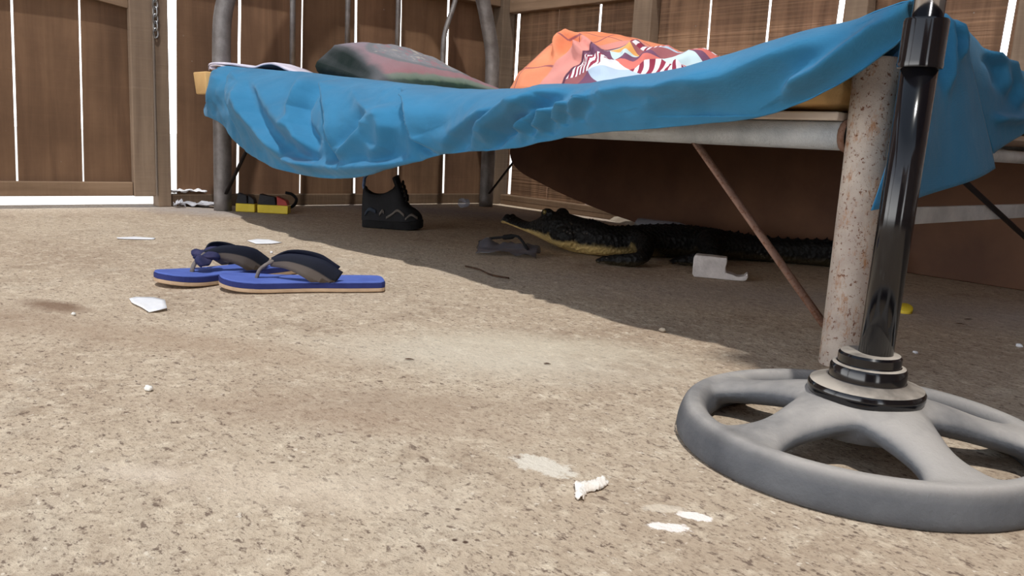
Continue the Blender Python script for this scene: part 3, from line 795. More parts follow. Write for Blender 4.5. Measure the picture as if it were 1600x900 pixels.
sil = [(-1.335,.000),(-1.31,.014),(-1.27,.022),(-1.235,.028),(-1.205,.040),(-1.175,.072),(-1.148,.110),(-1.12,.120),(-1.06,.114),(-1.0,.098),(-.95,.082),(-.90,.074),(-.85,.068),(-.81,.050),(-.775,.008)]
rows = []; NA, NB_ = 170, 100
for i in range(NA+1):
    r = []
    a = lerp(-1.335,-.775,i/NA); H = max(spline(sil, a)[0], 0)
    for j in range(NB_+1):
        w = j/NB_; b = lerp(.985+.02*math.sin(i*.09)+.16*max(0,1-(a+1.335)/.22)**1.0+.03*(i/NA)**4, 1.42-.08*(abs(i/NA-.5)*2)**3, w)
        k = min(1, w/.40); k = math.sin(k*math.pi/2)**.8
        if w > .6: k *= 1-((w-.6)/.4)**2*.97
        p = V((a, b, mtop(a)+.010+H*k))
        x_, y_ = proj(p)
        f = fold_height(x_,y_,BFOLD) if w < .42 else 0
        p += V((0,-.7,.7))*(f*.8*min(1,w*8)*min(1,H/.02)) + V((0,0,1))*(.005*noise.noise(V((a*22,b*22,0)))*min(1,H/.03))
        r.append(p)
    rows.append(r)
g = grid(bm, rows)
for i in range(NA+1):
    for j in range(NB_+1): uv[g[i][j]] = (i/NA, j/NB_)
bmesh.ops.recalc_face_normals(bm, faces=bm.faces)
for f in bm.faces:
    for l in f.loops: q = uv[l.vert]; l[lay] = (q[0],q[1],0,1)
bk = obj('blanket', bm, 'blanket'); mod(bk, 'SOLIDIFY', thickness=.003, offset=-1)
tag(bk, 'crumpled salmon orange blanket with a patchwork end lying on the bed', 'blanket')
# ------------------------------------------------------------------ brown panel standing under the bed
PY_ = 1.90
ol = [ony(x,y,PY_) for x,y in ((796,236),(799,252),(812,268),(840,284),(880,304),(920,321),(958,336),(990,347))]
ol = path([V((p.x,PY_,max(.004,p.z))) for p in ol]+[V((-1.50,PY_,.002)),V((-1.42,PY_,.0008))], 40)
ol = [V((p.x,PY_,max(.0008,p.z))) for p in ol]+[V((.35,PY_,.0008)),V((.35,PY_,.284)),V((-2.168,PY_,.284))]
bm = nb(); prism(bm, ol, (0,.022,0)); bmesh.ops.recalc_face_normals(bm, faces=bm.faces)
o = obj('wooden_panel', bm, 'panel', smooth=False); bevel(o, .002)
tag(o, 'long dark brown wooden panel with a rounded end standing under the bed', 'panel')
# ------------------------------------------------------------------ crocodile
def mk_croc():
    t = NT('crocodile_hide', .6, 0, .25)
    z = t.xyz()[2]; nz = t.normal_z()
    c = t.ramp(t.noise(30,6), [(.35, S(5,5,6)), (.65, S(13,13,13))])
    vr = t.vor(120, out='Color'); vd = t.vor(120)
    c = t.mix(t.math('MULTIPLY', t.mask(t.noise(26,3), .60, .66), t.mask(vd, .4, .2)), c, S(96,90,82))
    bel = t.mask(t.math('ADD', nz, t.math('MULTIPLY', t.math('SUBTRACT', t.noise(30,4), .5), .5)), -.12, -.45)
    px_ = t.xyz()[0]
    jaw = t.mask(px_, -1.16, -1.24)
    c = t.mix(t.math('MULTIPLY', bel, t.math('ADD', t.math('MULTIPLY', jaw, .92), .05)), c, S(196,170,112))
    t.col(c)
    t.bump(t.math('ADD', vd, t.noise(80,3)), .004, .8); return t.m
M['croc'] = mk_croc()
M['eye'] = simple('amber_eye', S(90,80,40), S(120,104,56), 60, .1, 0, 0, .8)
ST = [(787,343,1.36,.040,.010),(797,334,1.36,.041,.022),(812,341,1.36,.037,.025),(830,344,1.36,.031,.030),(848,338,1.36,.024,.037),(866,328,1.36,.016,.045),(884,331,1.362,.008,.050),(905,337,1.37,.001,.050),
      (930,344,1.382,0,.048),(952,351,1.405,0,.052),(978,352,1.445,0,.064),(1012,350,1.50,0,.072),(1050,349,1.55,0,.074),(1090,352,1.60,0,.068),(1130,358,1.65,0,.058),(1180,366,1.705,0,.047),(1230,371,1.75,0,.038),(1280,372,1.785,0,.030),(1330,376,1.815,0,.023),(1375,385,1.835,.0,.016),(1402,396,1.85,.002,.008)]
cen = []
for px, yt, b, zb, hw in ST:
    p = ony(px, yt, b); cen.append((p.x, b, zb, max(p.z-.004, zb+.012), hw))
bm = nb(); seg = 24; rings = []; ncs = 90
tab = [(i, *c) for i, c in enumerate(cen)]
for i in range(ncs+1):
    s = (len(cen)-1)*i/ncs; x,y,zb,zt,hw = spline(tab, s)
    x2,y2 = spline(tab, min(s+.1,len(cen)-1))[:2]; x1,y1 = spline(tab, max(s-.1,0))[:2]
    d = V((x2-x1,y2-y1,0)).normalized(); sd = V((-d.y,d.x,0)); ring = []
    for k in range(seg):
        a = 2*math.pi*k/seg; cx = math.cos(a); sn = math.sin(a)
        w = hw*(abs(cx)**.8)*(1 if cx > 0 else -1)
        z = lerp(zb, zt, .5+.5*(abs(sn)**.8)*(1 if sn > 0 else -1))
        ring.append(bm.verts.new(V((x,y,z))+sd*w))
    rings.append(ring)
for a, b in zip(rings, rings[1:]):
    for k in range(seg): bm.faces.new((a[k],a[(k+1)%seg],b[(k+1)%seg],b[k]))
bm.faces.new(rings[0][::-1]); bm.faces.new(rings[-1])
def at_s(s):
    x,y,zb,zt,hw = spline(tab, s); x2,y2 = spline(tab, min(s+.2,len(cen)-1))[:2]; x1,y1 = spline(tab, max(s-.2,0))[:2]
    d = V((x2-x1,y2-y1,0)).normalized(); return V((x,y,0)), zb, zt, hw, d, V((-d.y,d.x,0))
# brow ridges, nostril bumps, jowls, back scutes
eyes = []
for sgn in (-1,1):
    p,zb,zt,hw,d,sd = at_s(5.1); e = p+sd*(sgn*hw*.55)
    ball(bm, V((e.x,e.y,zt-.005)), .0135, (1.5,.9,1), 12); eyes.append(V((e.x,e.y,zt))+sd*(sgn*.0095)+V((0,0,-.001)))
    p,zb,zt,hw,d,sd = at_s(1.0); e = p+sd*(sgn*hw*.4); ball(bm, V((e.x,e.y,zt-.003)), .008, (1,1,1), 8)
    p,zb,zt,hw,d,sd = at_s(6.6); e = p+sd*(sgn*hw*.72); ball(bm, V((e.x,e.y,zb+.035)), .03, (1.5,.8,.9), 12)
s = 7.6
while s < 19:
    p,zb,zt,hw,d,sd = at_s(s)
    lanes = (-.62,-.3,0,.3,.62) if s < 14.5 else (-.35,.35)
    for q in lanes:
        hgt = .007 if s < 14.5 else .011
        zc = lerp(zb,zt,.5+.5*math.sqrt(max(0,1-q*q)))
        c_ = p+sd*(q*hw); v0 = [V((c_.x,c_.y,zc-.004))+d*(.011*i)+sd*(.006*j) for i,j in ((-1,0),(0,-1),(1,0),(0,1))]
        vb = [bm.verts.new(v) for v in v0]; ap = bm.verts.new(V((c_.x,c_.y,zc+hgt))+d*.004)
        bm.faces.new(vb[::-1])
        for i in range(4): bm.faces.new((vb[i],vb[(i+1)%4],ap))
    s += .30
def limb(ctrl, rad, toes_dir, spread):
    pts = path(ctrl, 18); n = len(pts)
    rr = [interp([(0,rad[0]),(.5,rad[1]),(1,rad[2])], i/(n-1))[0] for i in range(n)]
    tube(bm, pts, rr, 12)
    f = pts[-1]; ball(bm, f+V((0,0,.001)), rad[2]*1.15, (1.2,1.2,.7), 10)
    a0 = math.atan2(toes_dir.y, toes_dir.x)
    for k in range(5):
        a = a0+(k-2)*spread; l = .034-.004*abs(k-2)
        dv = V((math.cos(a),math.sin(a),0))
        tube(bm, [f, f+dv*l*.5+V((0,0,.002)), V((f.x,f.y,.0045))+dv*l], [.0065,.0055,.0035], 8)
near = lambda s, q, z: at_s(s)[0]+at_s(s)[5]*(q*at_s(s)[3])+V((0,0,z))
ff = onz(952,414); ff.z = .010
fwd = (cen[3][0]-cen[8][0], cen[3][1]-cen[8][1]); fd = V((-1,-.25,0))
sgn_near = -1 if at_s(10)[5].y > 0 else 1
limb([near(10.0,.5*sgn_near,.045), near(9.9,1.15*sgn_near,.040)+V((.02,-.005,0)), V((ff.x+.055,ff.y+.03,.020)), V((ff.x,ff.y,.010))], (.024,.018,.012), fd, .35)
hf = onz(1068,415); limb([near(13.6,.5*sgn_near,.045), near(13.2,1.3*sgn_near,.045)+V((-.02,0,0)), V((hf.x+.05,hf.y+.03,.025)), V((hf.x,hf.y,.010))], (.030,.022,.013), V((-1,-.2,0)), .32)
limb([near(9.8,-.5*sgn_near,.04), near(9.6,-1.3*sgn_near,.035), near(9.0,-1.7*sgn_near,.010)], (.022,.017,.012), V((-1,.2,0)), .35)
limb([near(13.4,-.5*sgn_near,.04), near(13.0,-1.5*sgn_near,.035), near(12.3,-1.7*sgn_near,.010)], (.028,.02,.013), V((-1,.4,0)), .32)
bmesh.ops.recalc_face_normals(bm, faces=bm.faces)
for v in bm.verts: v.co.z = max(v.co.z, .0008)
croc = obj('crocodile', bm, 'croc')
mod(croc, 'REMESH', mode='VOXEL', voxel_size=.0034, use_smooth_shade=True); mod(croc, 'SMOOTH', factor=.5, iterations=2)
tag(croc, 'small dark crocodile with yellowish jaw lying on the floor under the bed', 'crocodile')
for e in eyes:
    bm = nb(); ball(bm, e, .0055, (1,1,1), 12); obj('eye', bm, 'eye', croc)
# ------------------------------------------------------------------ fan stand
FCX, FCY, FR_ = -.303, .683, .157
hubc = V((FCX,FCY,0))
fan = thing('stand_fan_base', 'round grey fan stand with spoked foot and black pole before the bed', 'fan stand', (FCX,FCY,0))
bm = nb()
# rim: profile swept round
prof = [(-.010,.004),(-.011,.014),(-.008,.025),(-.002,.031),(.007,.0325),(.012,.029),(.016,.018),(.018,.006),(.016,.0),(.0,.0)]
seg = 96
rr = FR_-.018
rings = [[bm.verts.new((FCX+(rr+dx)*math.cos(2*math.pi*k/seg), FCY+(rr+dx)*math.sin(2*math.pi*k/seg), z)) for dx, z in prof] for k in range(seg)]
for k in range(seg):
    a, b = rings[k], rings[(k+1)%seg]
    for i in range(len(prof)): bm.faces.new((a[i], b[i], b[(i+1)%len(prof)], a[(i+1)%len(prof)]))
# dome under the hub
lathe(bm, [(.050,.020),(.056,.030),(.053,.042),(.046,.050),(.036,.055),(.0,.057)], (FCX,FCY,0), 64)
bm2 = None
def ang_to(px, py): p = onz(px,py,.03); return math.atan2(p.y-FCY, p.x-FCX)
spokes = [math.radians(-104+72*k) for k in range(5)]
for a in spokes:
    d = V((math.cos(a),math.sin(a),0)); s_ = V((-d.y,d.x,0)); prev = None
    n = 12
    for i in range(n+1):
        t = i/n; r = lerp(.042, rr, t); w = spline([(0,.036),(.2,.029),(.45,.0225),(.65,.0225),(.85,.031),(1,.048)], t)[0]
        zt = spline([(0,.052),(.25,.0475),(.6,.038),(1,.031)], t)[0]; zb = lerp(.026,.008,t)
        ring = []
        for k in range(14):
            q = 2*math.pi*k/14; ring.append(bm.verts.new(hubc+d*r+s_*(w*math.cos(q))+V((0,0,lerp(zb,zt,.5+.5*math.sin(q))))))
        if prev:
            for k in range(14): bm.faces.new((prev[k],prev[(k+1)%14],ring[(k+1)%14],ring[k]))
        else: bm.faces.new(ring[::-1])
        prev = ring
    bm.faces.new(prev)
bmesh.ops.recalc_face_normals(bm, faces=bm.faces)
o = obj('spoked_base', bm, 'base', fan); mod(o, 'REMESH', mode='VOXEL', voxel_size=.0026, use_smooth_shade=True); mod(o, 'SMOOTH', factor=.6, iterations=10)
ht = .056
bm = nb(); lathe(bm, [(.046,ht-.006),(.0475,ht-.002),(.0475,ht+.002),(.046,ht+.0045),(.032,ht+.009),(.031,ht+.010),(.031,ht+.019),(.0295,ht+.0215),(.0262,ht+.0225),(.0255,ht+.0235),(.0255,ht+.030),(.024,ht+.032),(.0,ht+.033)], (FCX,FCY,0), 64)
o = obj('hub_cover', bm, 'hub', fan); mod(o, 'EDGE_SPLIT', split_angle=.6)
# pole: foot under photo point (1367,560), top in line with (1455,5)
pb = V((FCX,FCY,ht+.028)); 
def pole_pt(px, py):
    # the pole leans only a little: keep it in the vertical plane facing the camera
    n = V((-FCX,-FCY,0)).normalized(); d = ray(px,py); return CO+d*((V((FCX,FCY,0))-CO).dot(n)/d.dot(n))
q0 = pole_pt(1367,560); q1 = pole_pt(1437,105); pd = (q1-q0).normalized()
base = q0-pd*.012
zc = (q1-base).length
bm = nb(); tube(bm, [base, base+pd*(zc*.5), base+pd*zc], .0140, 32); obj('lower_pole', bm, 'pole', fan)
q2 = pole_pt(1444,30); zl = (q2-base).length
bm = nb(); lathe(bm, [(.0142,zc-.002),(.0168,zc-.001),(.0172,zc+.002),(.0168,zc+.004),(.0168,zl-.002),(.0160,zl),(.0117,zl+.0002)], base, 40, pd); o = obj('pole_collar', bm, 'pole', fan); mod(o,'EDGE_SPLIT',split_angle=.7)
bm = nb(); tube(bm, [base+pd*(zl-.01), base+pd*(zl+.35)], .0118, 32); obj('upper_pole', bm, 'chrome', fan)
bm = nb(); kp = pole_pt(1466,100); lathe(bm, [(0,-.003),(.003,-.002),(.0035,.001),(.002,.003),(0,.0035)], kp+V((0,-.002,0)), 12, RT); o = obj('clip', bm, 'thread', fan); o['label'] = 'small blue bead on the pole collar'
# ------------------------------------------------------------------ flip-flops
def outline(n=48):
    pts = []
    tabL = [(0,0),(.001,.020),(.006,.029),(.02,.032),(.06,.034),(.11,.033),(.16,.038),(.205,.044),(.23,.040),(.246,.026),(.2525,.010),(.254,0)]
    tabR = [(0,0),(.001,.020),(.006,.029),(.02,.032),(.06,.033),(.11,.030),(.16,.034),(.205,.040),(.232,.036),(.247,.022),(.2525,.008),(.254,0)]
    L = path([(x,y,0) for x,y in tabL], n); R_ = path([(x,-y,0) for x,y in tabR], n)
    return L+R_[::-1][1:-1]
def slab(bm, ol, z0, z1, mid=0):
    a = [bm.verts.new((p.x,p.y,z0(p.x))) for p in ol]; b = [bm.verts.new((p.x,p.y,z1(p.x))) for p in ol]
    bm.faces.new(a[::-1]); bm.faces.new(b); n = len(a)
    for i in range(n): bm.faces.new((a[i],a[(i+1)%n],b[(i+1)%n],b[i]))
def flip_flop(label, heel, toe, group, knot=False):
    d = toe-heel; rz = math.atan2(d.y,d.x)
    r = thing('flip_flop', label, 'flip-flop', (heel.x,heel.y,0), rz, group)
    ol = outline()
    curl = lambda x: .0015+.006*max(0,(x-.17)/.084)**2
    bm = nb(); slab(bm, ol, lambda x: curl(x), lambda x: .0065+curl(x)); bmesh.ops.recalc_face_normals(bm, faces=bm.faces); bevel(obj('outsole', bm, 'sole_tan', r, False, True), .0015)
    bm = nb(); slab(bm, ol, lambda x: .0065+curl(x), lambda x: .0135+curl(x)); bmesh.ops.recalc_face_normals(bm, faces=bm.faces); obj('midsole', bm, 'sole_edge', r, False, True)
    bm = nb(); slab(bm, [V((p.x*.99+.0012,p.y*.975,0)) for p in ol], lambda x: .0135+curl(x), lambda x: .0165+curl(x)); bmesh.ops.recalc_face_normals(bm, faces=bm.faces); bevel(obj('footbed', bm, 'sole_blue', r, False, True), .001)
    # straps
    tp = V((.196,.004,.019))                       # thong hole
    apex = V((.176,.004,.044))
    for sgn, tag_ in ((1,'L'),(-1,'R')):
        bm = nb(); lay = None
        mid = path([apex, V((.150,.020*sgn,.0475)), V((.115,.031*sgn,.038)), V((.080,.0325*sgn,.0165))], 26)
        rows = []; vals = {}
        for i, p in enumerate(mid):
            t = i/25; w = lerp(.007,.0205,min(1,t*1.4)); tn = (mid[min(i+1,25)]-mid[max(i-1,0)]).normalized()
            out = V((0,sgn,.35)).normalized(); acr = tn.cross(out).normalized()
            if acr.x < 0: acr = -acr
            # strap lies flat: width runs between front (toward the toe) and back
            acr = (acr*.9+V((0,-.30*sgn*(1-t),.1))).normalized()
            rows.append([p+acr*(w*q)+out*(.002*(1-q*q)) for q in (-1,-.6,-.2,.2,.6,1)])
        for rw in rows[12:]:
            for q in rw: q.z = max(q.z, .0178); q.y = max(-.0335, min(.0335, q.y))
        g = grid(bm, rows)
        for i, rw in enumerate(g):
            for j, v in enumerate(rw): vals[v] = 1-j/5
        lay = bm.loops.layers.float_color.new('tone')
        for f in bm.faces:
            for l in f.loops: l[lay] = (vals[l.vert],)*3+(1,)
        o = obj('strap', bm, 'strap', r, True, True); mod(o, 'SOLIDIFY', thickness=.0024, offset=0)
    bm = nb(); tube(bm, path([tp+V((.003,0,-.003)), tp+V((-.003,0,.013)), apex+V((.001,0,.0)), apex+V((-.008,0,.004))], 14), [.0042]*10+[.0055]*4, 10, True, .7); obj('toe_thong', bm, 'strap_grey', r, True, True)
    if knot:
        bm = nb()
        for c_, s_ in (((.170,.014,.044),(1.3,1,.7)), ((.176,-.010,.046),(1,1.4,.6)), ((.184,.012,.036),(1.1,1.2,.8)), ((.160,.004,.048),(1.2,1,.5)), ((.172,-.002,.040),(1.4,1.6,.7))): ball(bm, c_, .011, s_, 14)
        for v in bm.verts: v.co += V((noise.noise(v.co*70),noise.noise(v.co*70+V((9,0,0))),noise.noise(v.co*70+V((0,9,0)))))*.006
        obj('cloth_knot', bm, 'knot', r, True, True)
    return r
h1, t1 = onz(600,452), onz(352,452); d = (t1-h1).normalized()
flip_flop('blue flip-flop in front, heel towards the bed, lying flat and whole in view', V((h1.x,h1.y,0)), V((t1.x,t1.y,0)), 'pair of blue flip-flops')
t2 = onz(246,449); h2 = onz(455,424)
d = (h2-t2); d.z = 0; h2 = t2+d.normalized()*.254
flip_flop('blue flip-flop with a cloth knot on its strap, behind the other one', V((h2.x,h2.y,0)), V((t2.x,t2.y,0)), 'pair of blue flip-flops', True)
# ------------------------------------------------------------------ black shoe under the bed
hl, to = onz(566,354), onz(661,360); d = V((to.x-hl.x,to.y-hl.y,0)); L_ = d.length; rz = math.atan2(d.y,d.x)
shoe = thing('high_top_shoe', 'black high-top shoe standing on the floor under the blue sheet', 'shoe', (hl.x,hl.y,0), rz)
k_ = L_/.27
def sh_out(n=28, sc=1):
    t_ = [(0,0),(.006,.022),(.03,.034),(.08,.036),(.13,.038),(.18,.046),(.22,.045),(.25,.034),(.266,.016),(.27,0)]
    L = path([(x*k_,y*k_*sc*1.15,0) for x,y in t_], n); R_ = [V((p.x,-p.y,0)) for p in L]; return L+R_[::-1][1:-1]
bm = nb(); slab(bm, sh_out(), lambda x: .0005+.012*max(0,(x/k_-.2)/.07)**2*k_, lambda x: .022+.008*max(0,(x/k_-.2)/.07)); bmesh.ops.recalc_face_normals(bm, faces=bm.faces); bevel(obj('sole', bm, 'rubber', shoe, False, True), .003)
bm = nb(); rows = []
UP_ = [(0.004,.098,.026),(.02,.106,.032),(.045,.100,.035),(.08,.100,.036),(.11,.106,.037),(.135,.116,.038),(.155,.119,.040),(.170,.106,.041),(.190,.076,.043),(.21,.060,.043),(.24,.050,.037),(.262,.036,.018),(.268,.024,.006)]
for i in range(41):
    x = lerp(.004,.268,i/40); zt, hw = spline(UP_, x); r_ = []
    for j in range(17):
        a = math.pi*j/16; cx = math.cos(a); sn = math.sin(a)
        op = 1
        zz = .018+(zt*1.0-.018)*sn**.7
        if .014 < x < .146 and sn > .80: zz -= .022*min(1,(sn-.80)/.12)*min(1,(x-.014)/.012)*min(1,(.146-x)/.010)
        r_.append(V((x*k_, hw*k_*1.1*(abs(cx)**.75)*(1 if cx > 0 else -1), zz*1.08)))
    rows.append(r_)
grid(bm, rows); bmesh.ops.recalc_face_normals(bm, faces=bm.faces); obj('upper', bm, 'black_boot', shoe, True, True)
bm = nb(); tube(bm, [V((.012*k_,.0,.085)),V((.003*k_,0,.11)),V((.006*k_,0,.130)),V((.020*k_,0,.142)),V((.034*k_,0,.147))], [.008,.009,.009,.008,.005], 10, True, .45); obj('heel_pull_tab', bm, 'boot_tab', shoe, True, True)
bm = nb(); rows = []
for i in range(13):
    t = i/12; x = lerp(.182,.150,t)*k_; z = lerp(.080,.136,t)
    rows.append([V((x+.006*abs(q)*-1, q*.028*k_*(1+.3*t), z+.006*noise.noise(V((q*3,t*5,0)))+.004*(1-q*q))) for q in (-1,-.6,-.2,.2,.6,1)])
grid(bm, rows); o = obj('tongue', bm, 'black_boot', shoe, True, True); mod(o, 'SOLIDIFY', thickness=.008, offset=0)
for k in range(4):
    x = lerp(.188,.166,k/3)*k_; z = lerp(.086,.122,k/3)*1.0
    bm = nb(); tube(bm, path([V((x+.004,-.026*k_,z-.010)),V((x+.006,0,z+.006)),V((x+.004,.026*k_,z-.010))], 9), .0025, 8); obj('shoelace', bm, 'rubber', shoe, True, True)
for pts, w, m_ in (([(.02,.036),(.04,.05),(.07,.045)], .010, 'boot_blue'), ([(.115,.030),(.14,.040),(.165,.052),(.195,.040)], .007, 'boot_pale'), ([(.20,.030),(.225,.042),(.25,.034)], .006, 'boot_pale'), ([(.085,.038),(.098,.048),(.105,.044)], .009, 'boot_pale')):
    bm = nb(); mid = path([V((x*k_,0,z)) for x,z in pts], 14); rows = []
    for p in mid:
        hw = spline(UP_, p.x/k_)[1]*k_*1.1; row = []
        for q in (-1,0,1):
            zq = p.z+q*w*.5; zt = spline(UP_, p.x/k_)[0]*1.08; sn = max(0.0,min(1,((zq/1.08-.018)/max(zt/1.08-.018,.001))))**(1/.7); cx = math.sqrt(max(0,1-sn*sn))**.75
            row.append(V((p.x,-(hw*cx+.0015),zq)))
        rows.append(row)
    grid(bm, rows); o = obj('side_overlay', bm, m_, shoe, True, True); mod(o, 'SOLIDIFY', thickness=.003, offset=0)
# ------------------------------------------------------------------ white foam block
p0, p1, p2 = onz(1081,433), onz(1131,437), onz(1168,441)
e1 = (p2-p0); e1.z = 0; Lb = e1.length; e1.normalize(); e2 = V((-e1.y,e1.x,0))
if e2.y < 0: e2 = -e2
bm = nb()
def blk(pts, off): 
    a = [V((p0.x,p0.y,.0008))+e1*x+V((0,0,z)) for x,z in pts]; prism(bm, a, e2*off)
f1 = (p1-p0).dot(e1)
arc = path([(f1*1.04,0,.014),(f1*1.25,0,.0115),(Lb*.8,0,.0085),(Lb*.92,0,.010),(Lb*.99,0,.016)], 12)
low = path([(Lb*1.0,0,.009),(Lb*.97,0,.002),(Lb*.85,0,0.0),(f1,0,0)], 10)
blk([(.004,0)]+[(p.x,p.z) for p in low][::-1]+[(p.x,p.z) for p in arc][::-1]+[(f1*1.02,.024),(f1*1.05,.036),(f1*1.04,.043),(f1*.5,.044),(.004,.044),(0,.038),(0,.006)], .035)
bmesh.ops.recalc_face_normals(bm, faces=bm.faces)
o = obj('foam_block', bm, 'foam_white', smooth=False); bevel(o, .002, 2)
tag(o, 'white L-shaped foam packing block lying before the crocodile', 'packing block')
# ------------------------------------------------------------------ litter
def crumple(name, label, cat, center, size, mat, rot=0, amp=.3, freq=8, thick=.0006, cut=None, fold=.0, group=None, n=18, seed=0):
    bm = nb(); rows = []; c_, s_ = math.cos(rot), math.sin(rot)
    for i in range(n+1):
        r = []
        for j in range(n+1):
            u, v = i/n*2-1, j/n*2-1
            k = 1+.22*noise.noise(V((u*1.3+seed,v*1.3,seed*2.0)))
            if cut: k *= cut(u,v)
            x, y = u*size[0]/2*k, v*size[1]/2*k
            z = size[2]*(.5+.5*noise.noise(V((u*freq*.4+seed*3,v*freq*.4,seed+.5))))*1.1*(1-amp*(u*u+v*v)*.5)+fold*size[2]*max(0,1-abs(v)*2)
            r.append(V((x*c_-y*s_, x*s_+y*c_, max(.0012, z))))
        rows.append(r)
    grid(bm, rows); bmesh.ops.translate(bm, verts=bm.verts, vec=center)
    ob = bpy.data.objects.new(name, None); 
    o = obj(name, bm, mat); mod(o, 'SOLIDIFY', thickness=thick, offset=1)
    return tag(o, label, cat, group)
def scrap(name, label, pix, mat, lift=.002, h=.003, group=None):
    """a torn flat piece from its photo outline on the floor"""
    bm = nb(); pts = [onz(x,y) for x,y in pix]; c_ = sum(pts, V())/len(pts)
    vs = []
    rings = 4
    g = []
    for k in range(rings+1):
        t = k/rings; g.append([bm.verts.new(V((lerp(c_.x,p.x,t),lerp(c_.y,p.y,t), .0012+lift*(.5+.5*noise.noise(V((p.x*60,p.y*60,t*2))))*(t if i%3 else t*.4)+h*(1-t)*.3))) for i, p in enumerate(pts)])
    n = len(pts)
    for a, b in zip(g, g[1:]):
        for i in range(n):
            if a is g[0]: continue
            bm.faces.new((a[i],a[(i+1)%n],b[(i+1)%n],b[i]))
    bm.faces.new(g[1])
    bmesh.ops.recalc_face_normals(bm, faces=bm.faces)
    o = obj(name, bm, mat); mod(o, 'SOLIDIFY', thickness=.0006, offset=1); return tag(o, label, name.replace('_',' '), group)
scrap('paper_scrap', 'torn white paper scrap before the toes of the flip-flops', [(202,469),(212,467),(240,468),(258,471),(261,486),(248,489),(233,490),(222,484),(206,476)], 'paper', .004, .004)
scrap('paper_scrap', 'flat white paper sliver between the flip-flops and the bed', [(386,377),(402,375),(420,376),(441,380),(425,382),(400,382)], 'paper', .003)
scrap('paper_strip', 'thin pale strip of paper on the floor towards the door', [(182,372),(210,371),(243,373),(240,375),(208,375),(184,374)], 'paper', .002)
def ribbon(bm, ctrl, w, h, seed, n=26, mth=8):
    pts = path(ctrl, n); rows = []
    for i, p in enumerate(pts):
        tn = (pts[min(i+1,n-1)]-pts[max(i-1,0)]).normalized(); sd_ = V((-tn.y,tn.x,0)); ww = w*(.55+.45*math.sin(math.pi*min(1,.1+.9*i/n)))*(1+.35*noise.noise(V((i*.5,seed,0))))
        r = []
        for k in range(mth+1):
            q = k/mth*2-1; z = h*(1-q*q)*.7+h*.8*abs(noise.noise(V((i*.45,q*2.2,seed))))
            r.append(V((p.x,p.y,.0007+z))+sd_*(q*ww+.0012*noise.noise(V((i*.9,q*3,seed+4)))))
        rows.append(r)
    grid(bm, rows)
bm = nb()
ribbon(bm, [onz(897,765), onz(915,765), onz(930,762), onz(943,756)], .0068, .006, 1)
ribbon(bm, [onz(918,766), onz(910,770), onz(906,777), onz(908,784)], .0042, .005, 2, 18)
tag(mod(obj('tissue', bm, 'tissue'), 'SOLIDIFY', thickness=.0006, offset=1), 'twisted white tissue on the floor in front of the fan stand', 'tissue')
# things by the head-end wall
p = V((HX+.012,0,0)); a_ = onx(292,299,HX+.0); 
crumple('plastic_scrap', 'crumpled white plastic lying on the sill beside the door post', 'plastic scrap', V((HX-.005,a_.y,.0365)), (.03,.11,.02), 'paper', 0, .3, 9, seed=3)
q = onz(305,323); crumple('newspaper_scrap', 'crumpled greyish newspaper on the floor left of the bed head post', 'newspaper', V((q.x,q.y,0)), (.14,.05,.024), 'paper_dull', math.radians(48), .3, 9, seed=5)
q = onz(243,314); crumple('cloth_wad', 'small bluish wad under the door corner beside the post', 'cloth wad', V((DX+.03,q.y,0)), (.03,.03,.03), 'paper_dull', 0, .6, 9, seed=8)
def packet(label, near_px, width, depth, height, rot, cols, lid=True):
    q = onz(*near_px); r = thing('snack_packet', label, 'packet', (q.x,q.y,0), rot, 'packets by the bed head post')
    bm = nb(); box(bm, (0,0,.001), (width,depth,height*.45)); bevel(obj('carton', bm, cols[0], r, False, True), .002)
    bm = nb(); hexa(bm, [V((.0,.001,height*.45)),V((width*.62,.001,height*.45)),V((width*.62,depth,height*.45)),V((0,depth,height*.45))], [V((.004,.01,height)),V((width*.55,.012,height*.9)),V((width*.55,depth,height*.8)),V((.004,depth,height))]); bmesh.ops.recalc_face_normals(bm, faces=bm.faces)
    bevel(obj('wrapper', bm, cols[1], r, False, True), .003)
    bm = nb(); hexa(bm, [V((width*.64,.002,height*.45)),V((width*.99,.002,height*.45)),V((width*.99,depth,height*.45)),V((width*.64,depth,height*.45))], [V((width*.6,.012,height*.92)),V((width*.92,.006,height*.7)),V((width*.92,depth,height*.7)),V((width*.6,depth,height*.9))]); bmesh.ops.recalc_face_normals(bm, faces=bm.faces)
    bevel(obj('flap', bm, cols[2], r, False, True), .002)
rz = math.radians(52)
packet('yellow and black packet against the bed head post', (368,331), .055, .035, .056, rz, ('yellow','blackprint','blackprint'))
packet('open yellow packet with red flap, next right of the bed head post', (402,333), .088, .04, .056, rz, ('yellow','blackprint','red'))
bm = nb(); q = onz(446,326); e = V((math.cos(rz),math.sin(rz),0))
pts = path([V((q.x,q.y,.05)), V((q.x,q.y,.046))+e*.02, V((q.x,q.y,.03))+e*.034, V((q.x,q.y,.010))+e*.03+V((.02,-.02,0)), V((q.x,q.y,.006))+e*.01+V((.02,-.03,0)), V((q.x,q.y,.006))-e*.0+V((.0,-.015,0))], 30); tube(bm, pts, .0048, 10)
tag(obj('cable', bm, 'rubber'), 'short black cable loop lying right of the yellow packets', 'cable')
# clear cup by the rear post
q = onz(741,323); bm = nb(); lathe(bm, [(.014,0),(.0155,.001),(.0165,.03),(.0172,.032),(.0160,.031),(.0148,.003),(.0,.002)], V((q.x+.03,q.y-.06,.0175)), 28, V((.3,-.95,.05)))
tag(obj('plastic_cup', bm, 'clear'), 'small clear plastic cup lying by the rear head post', 'cup')
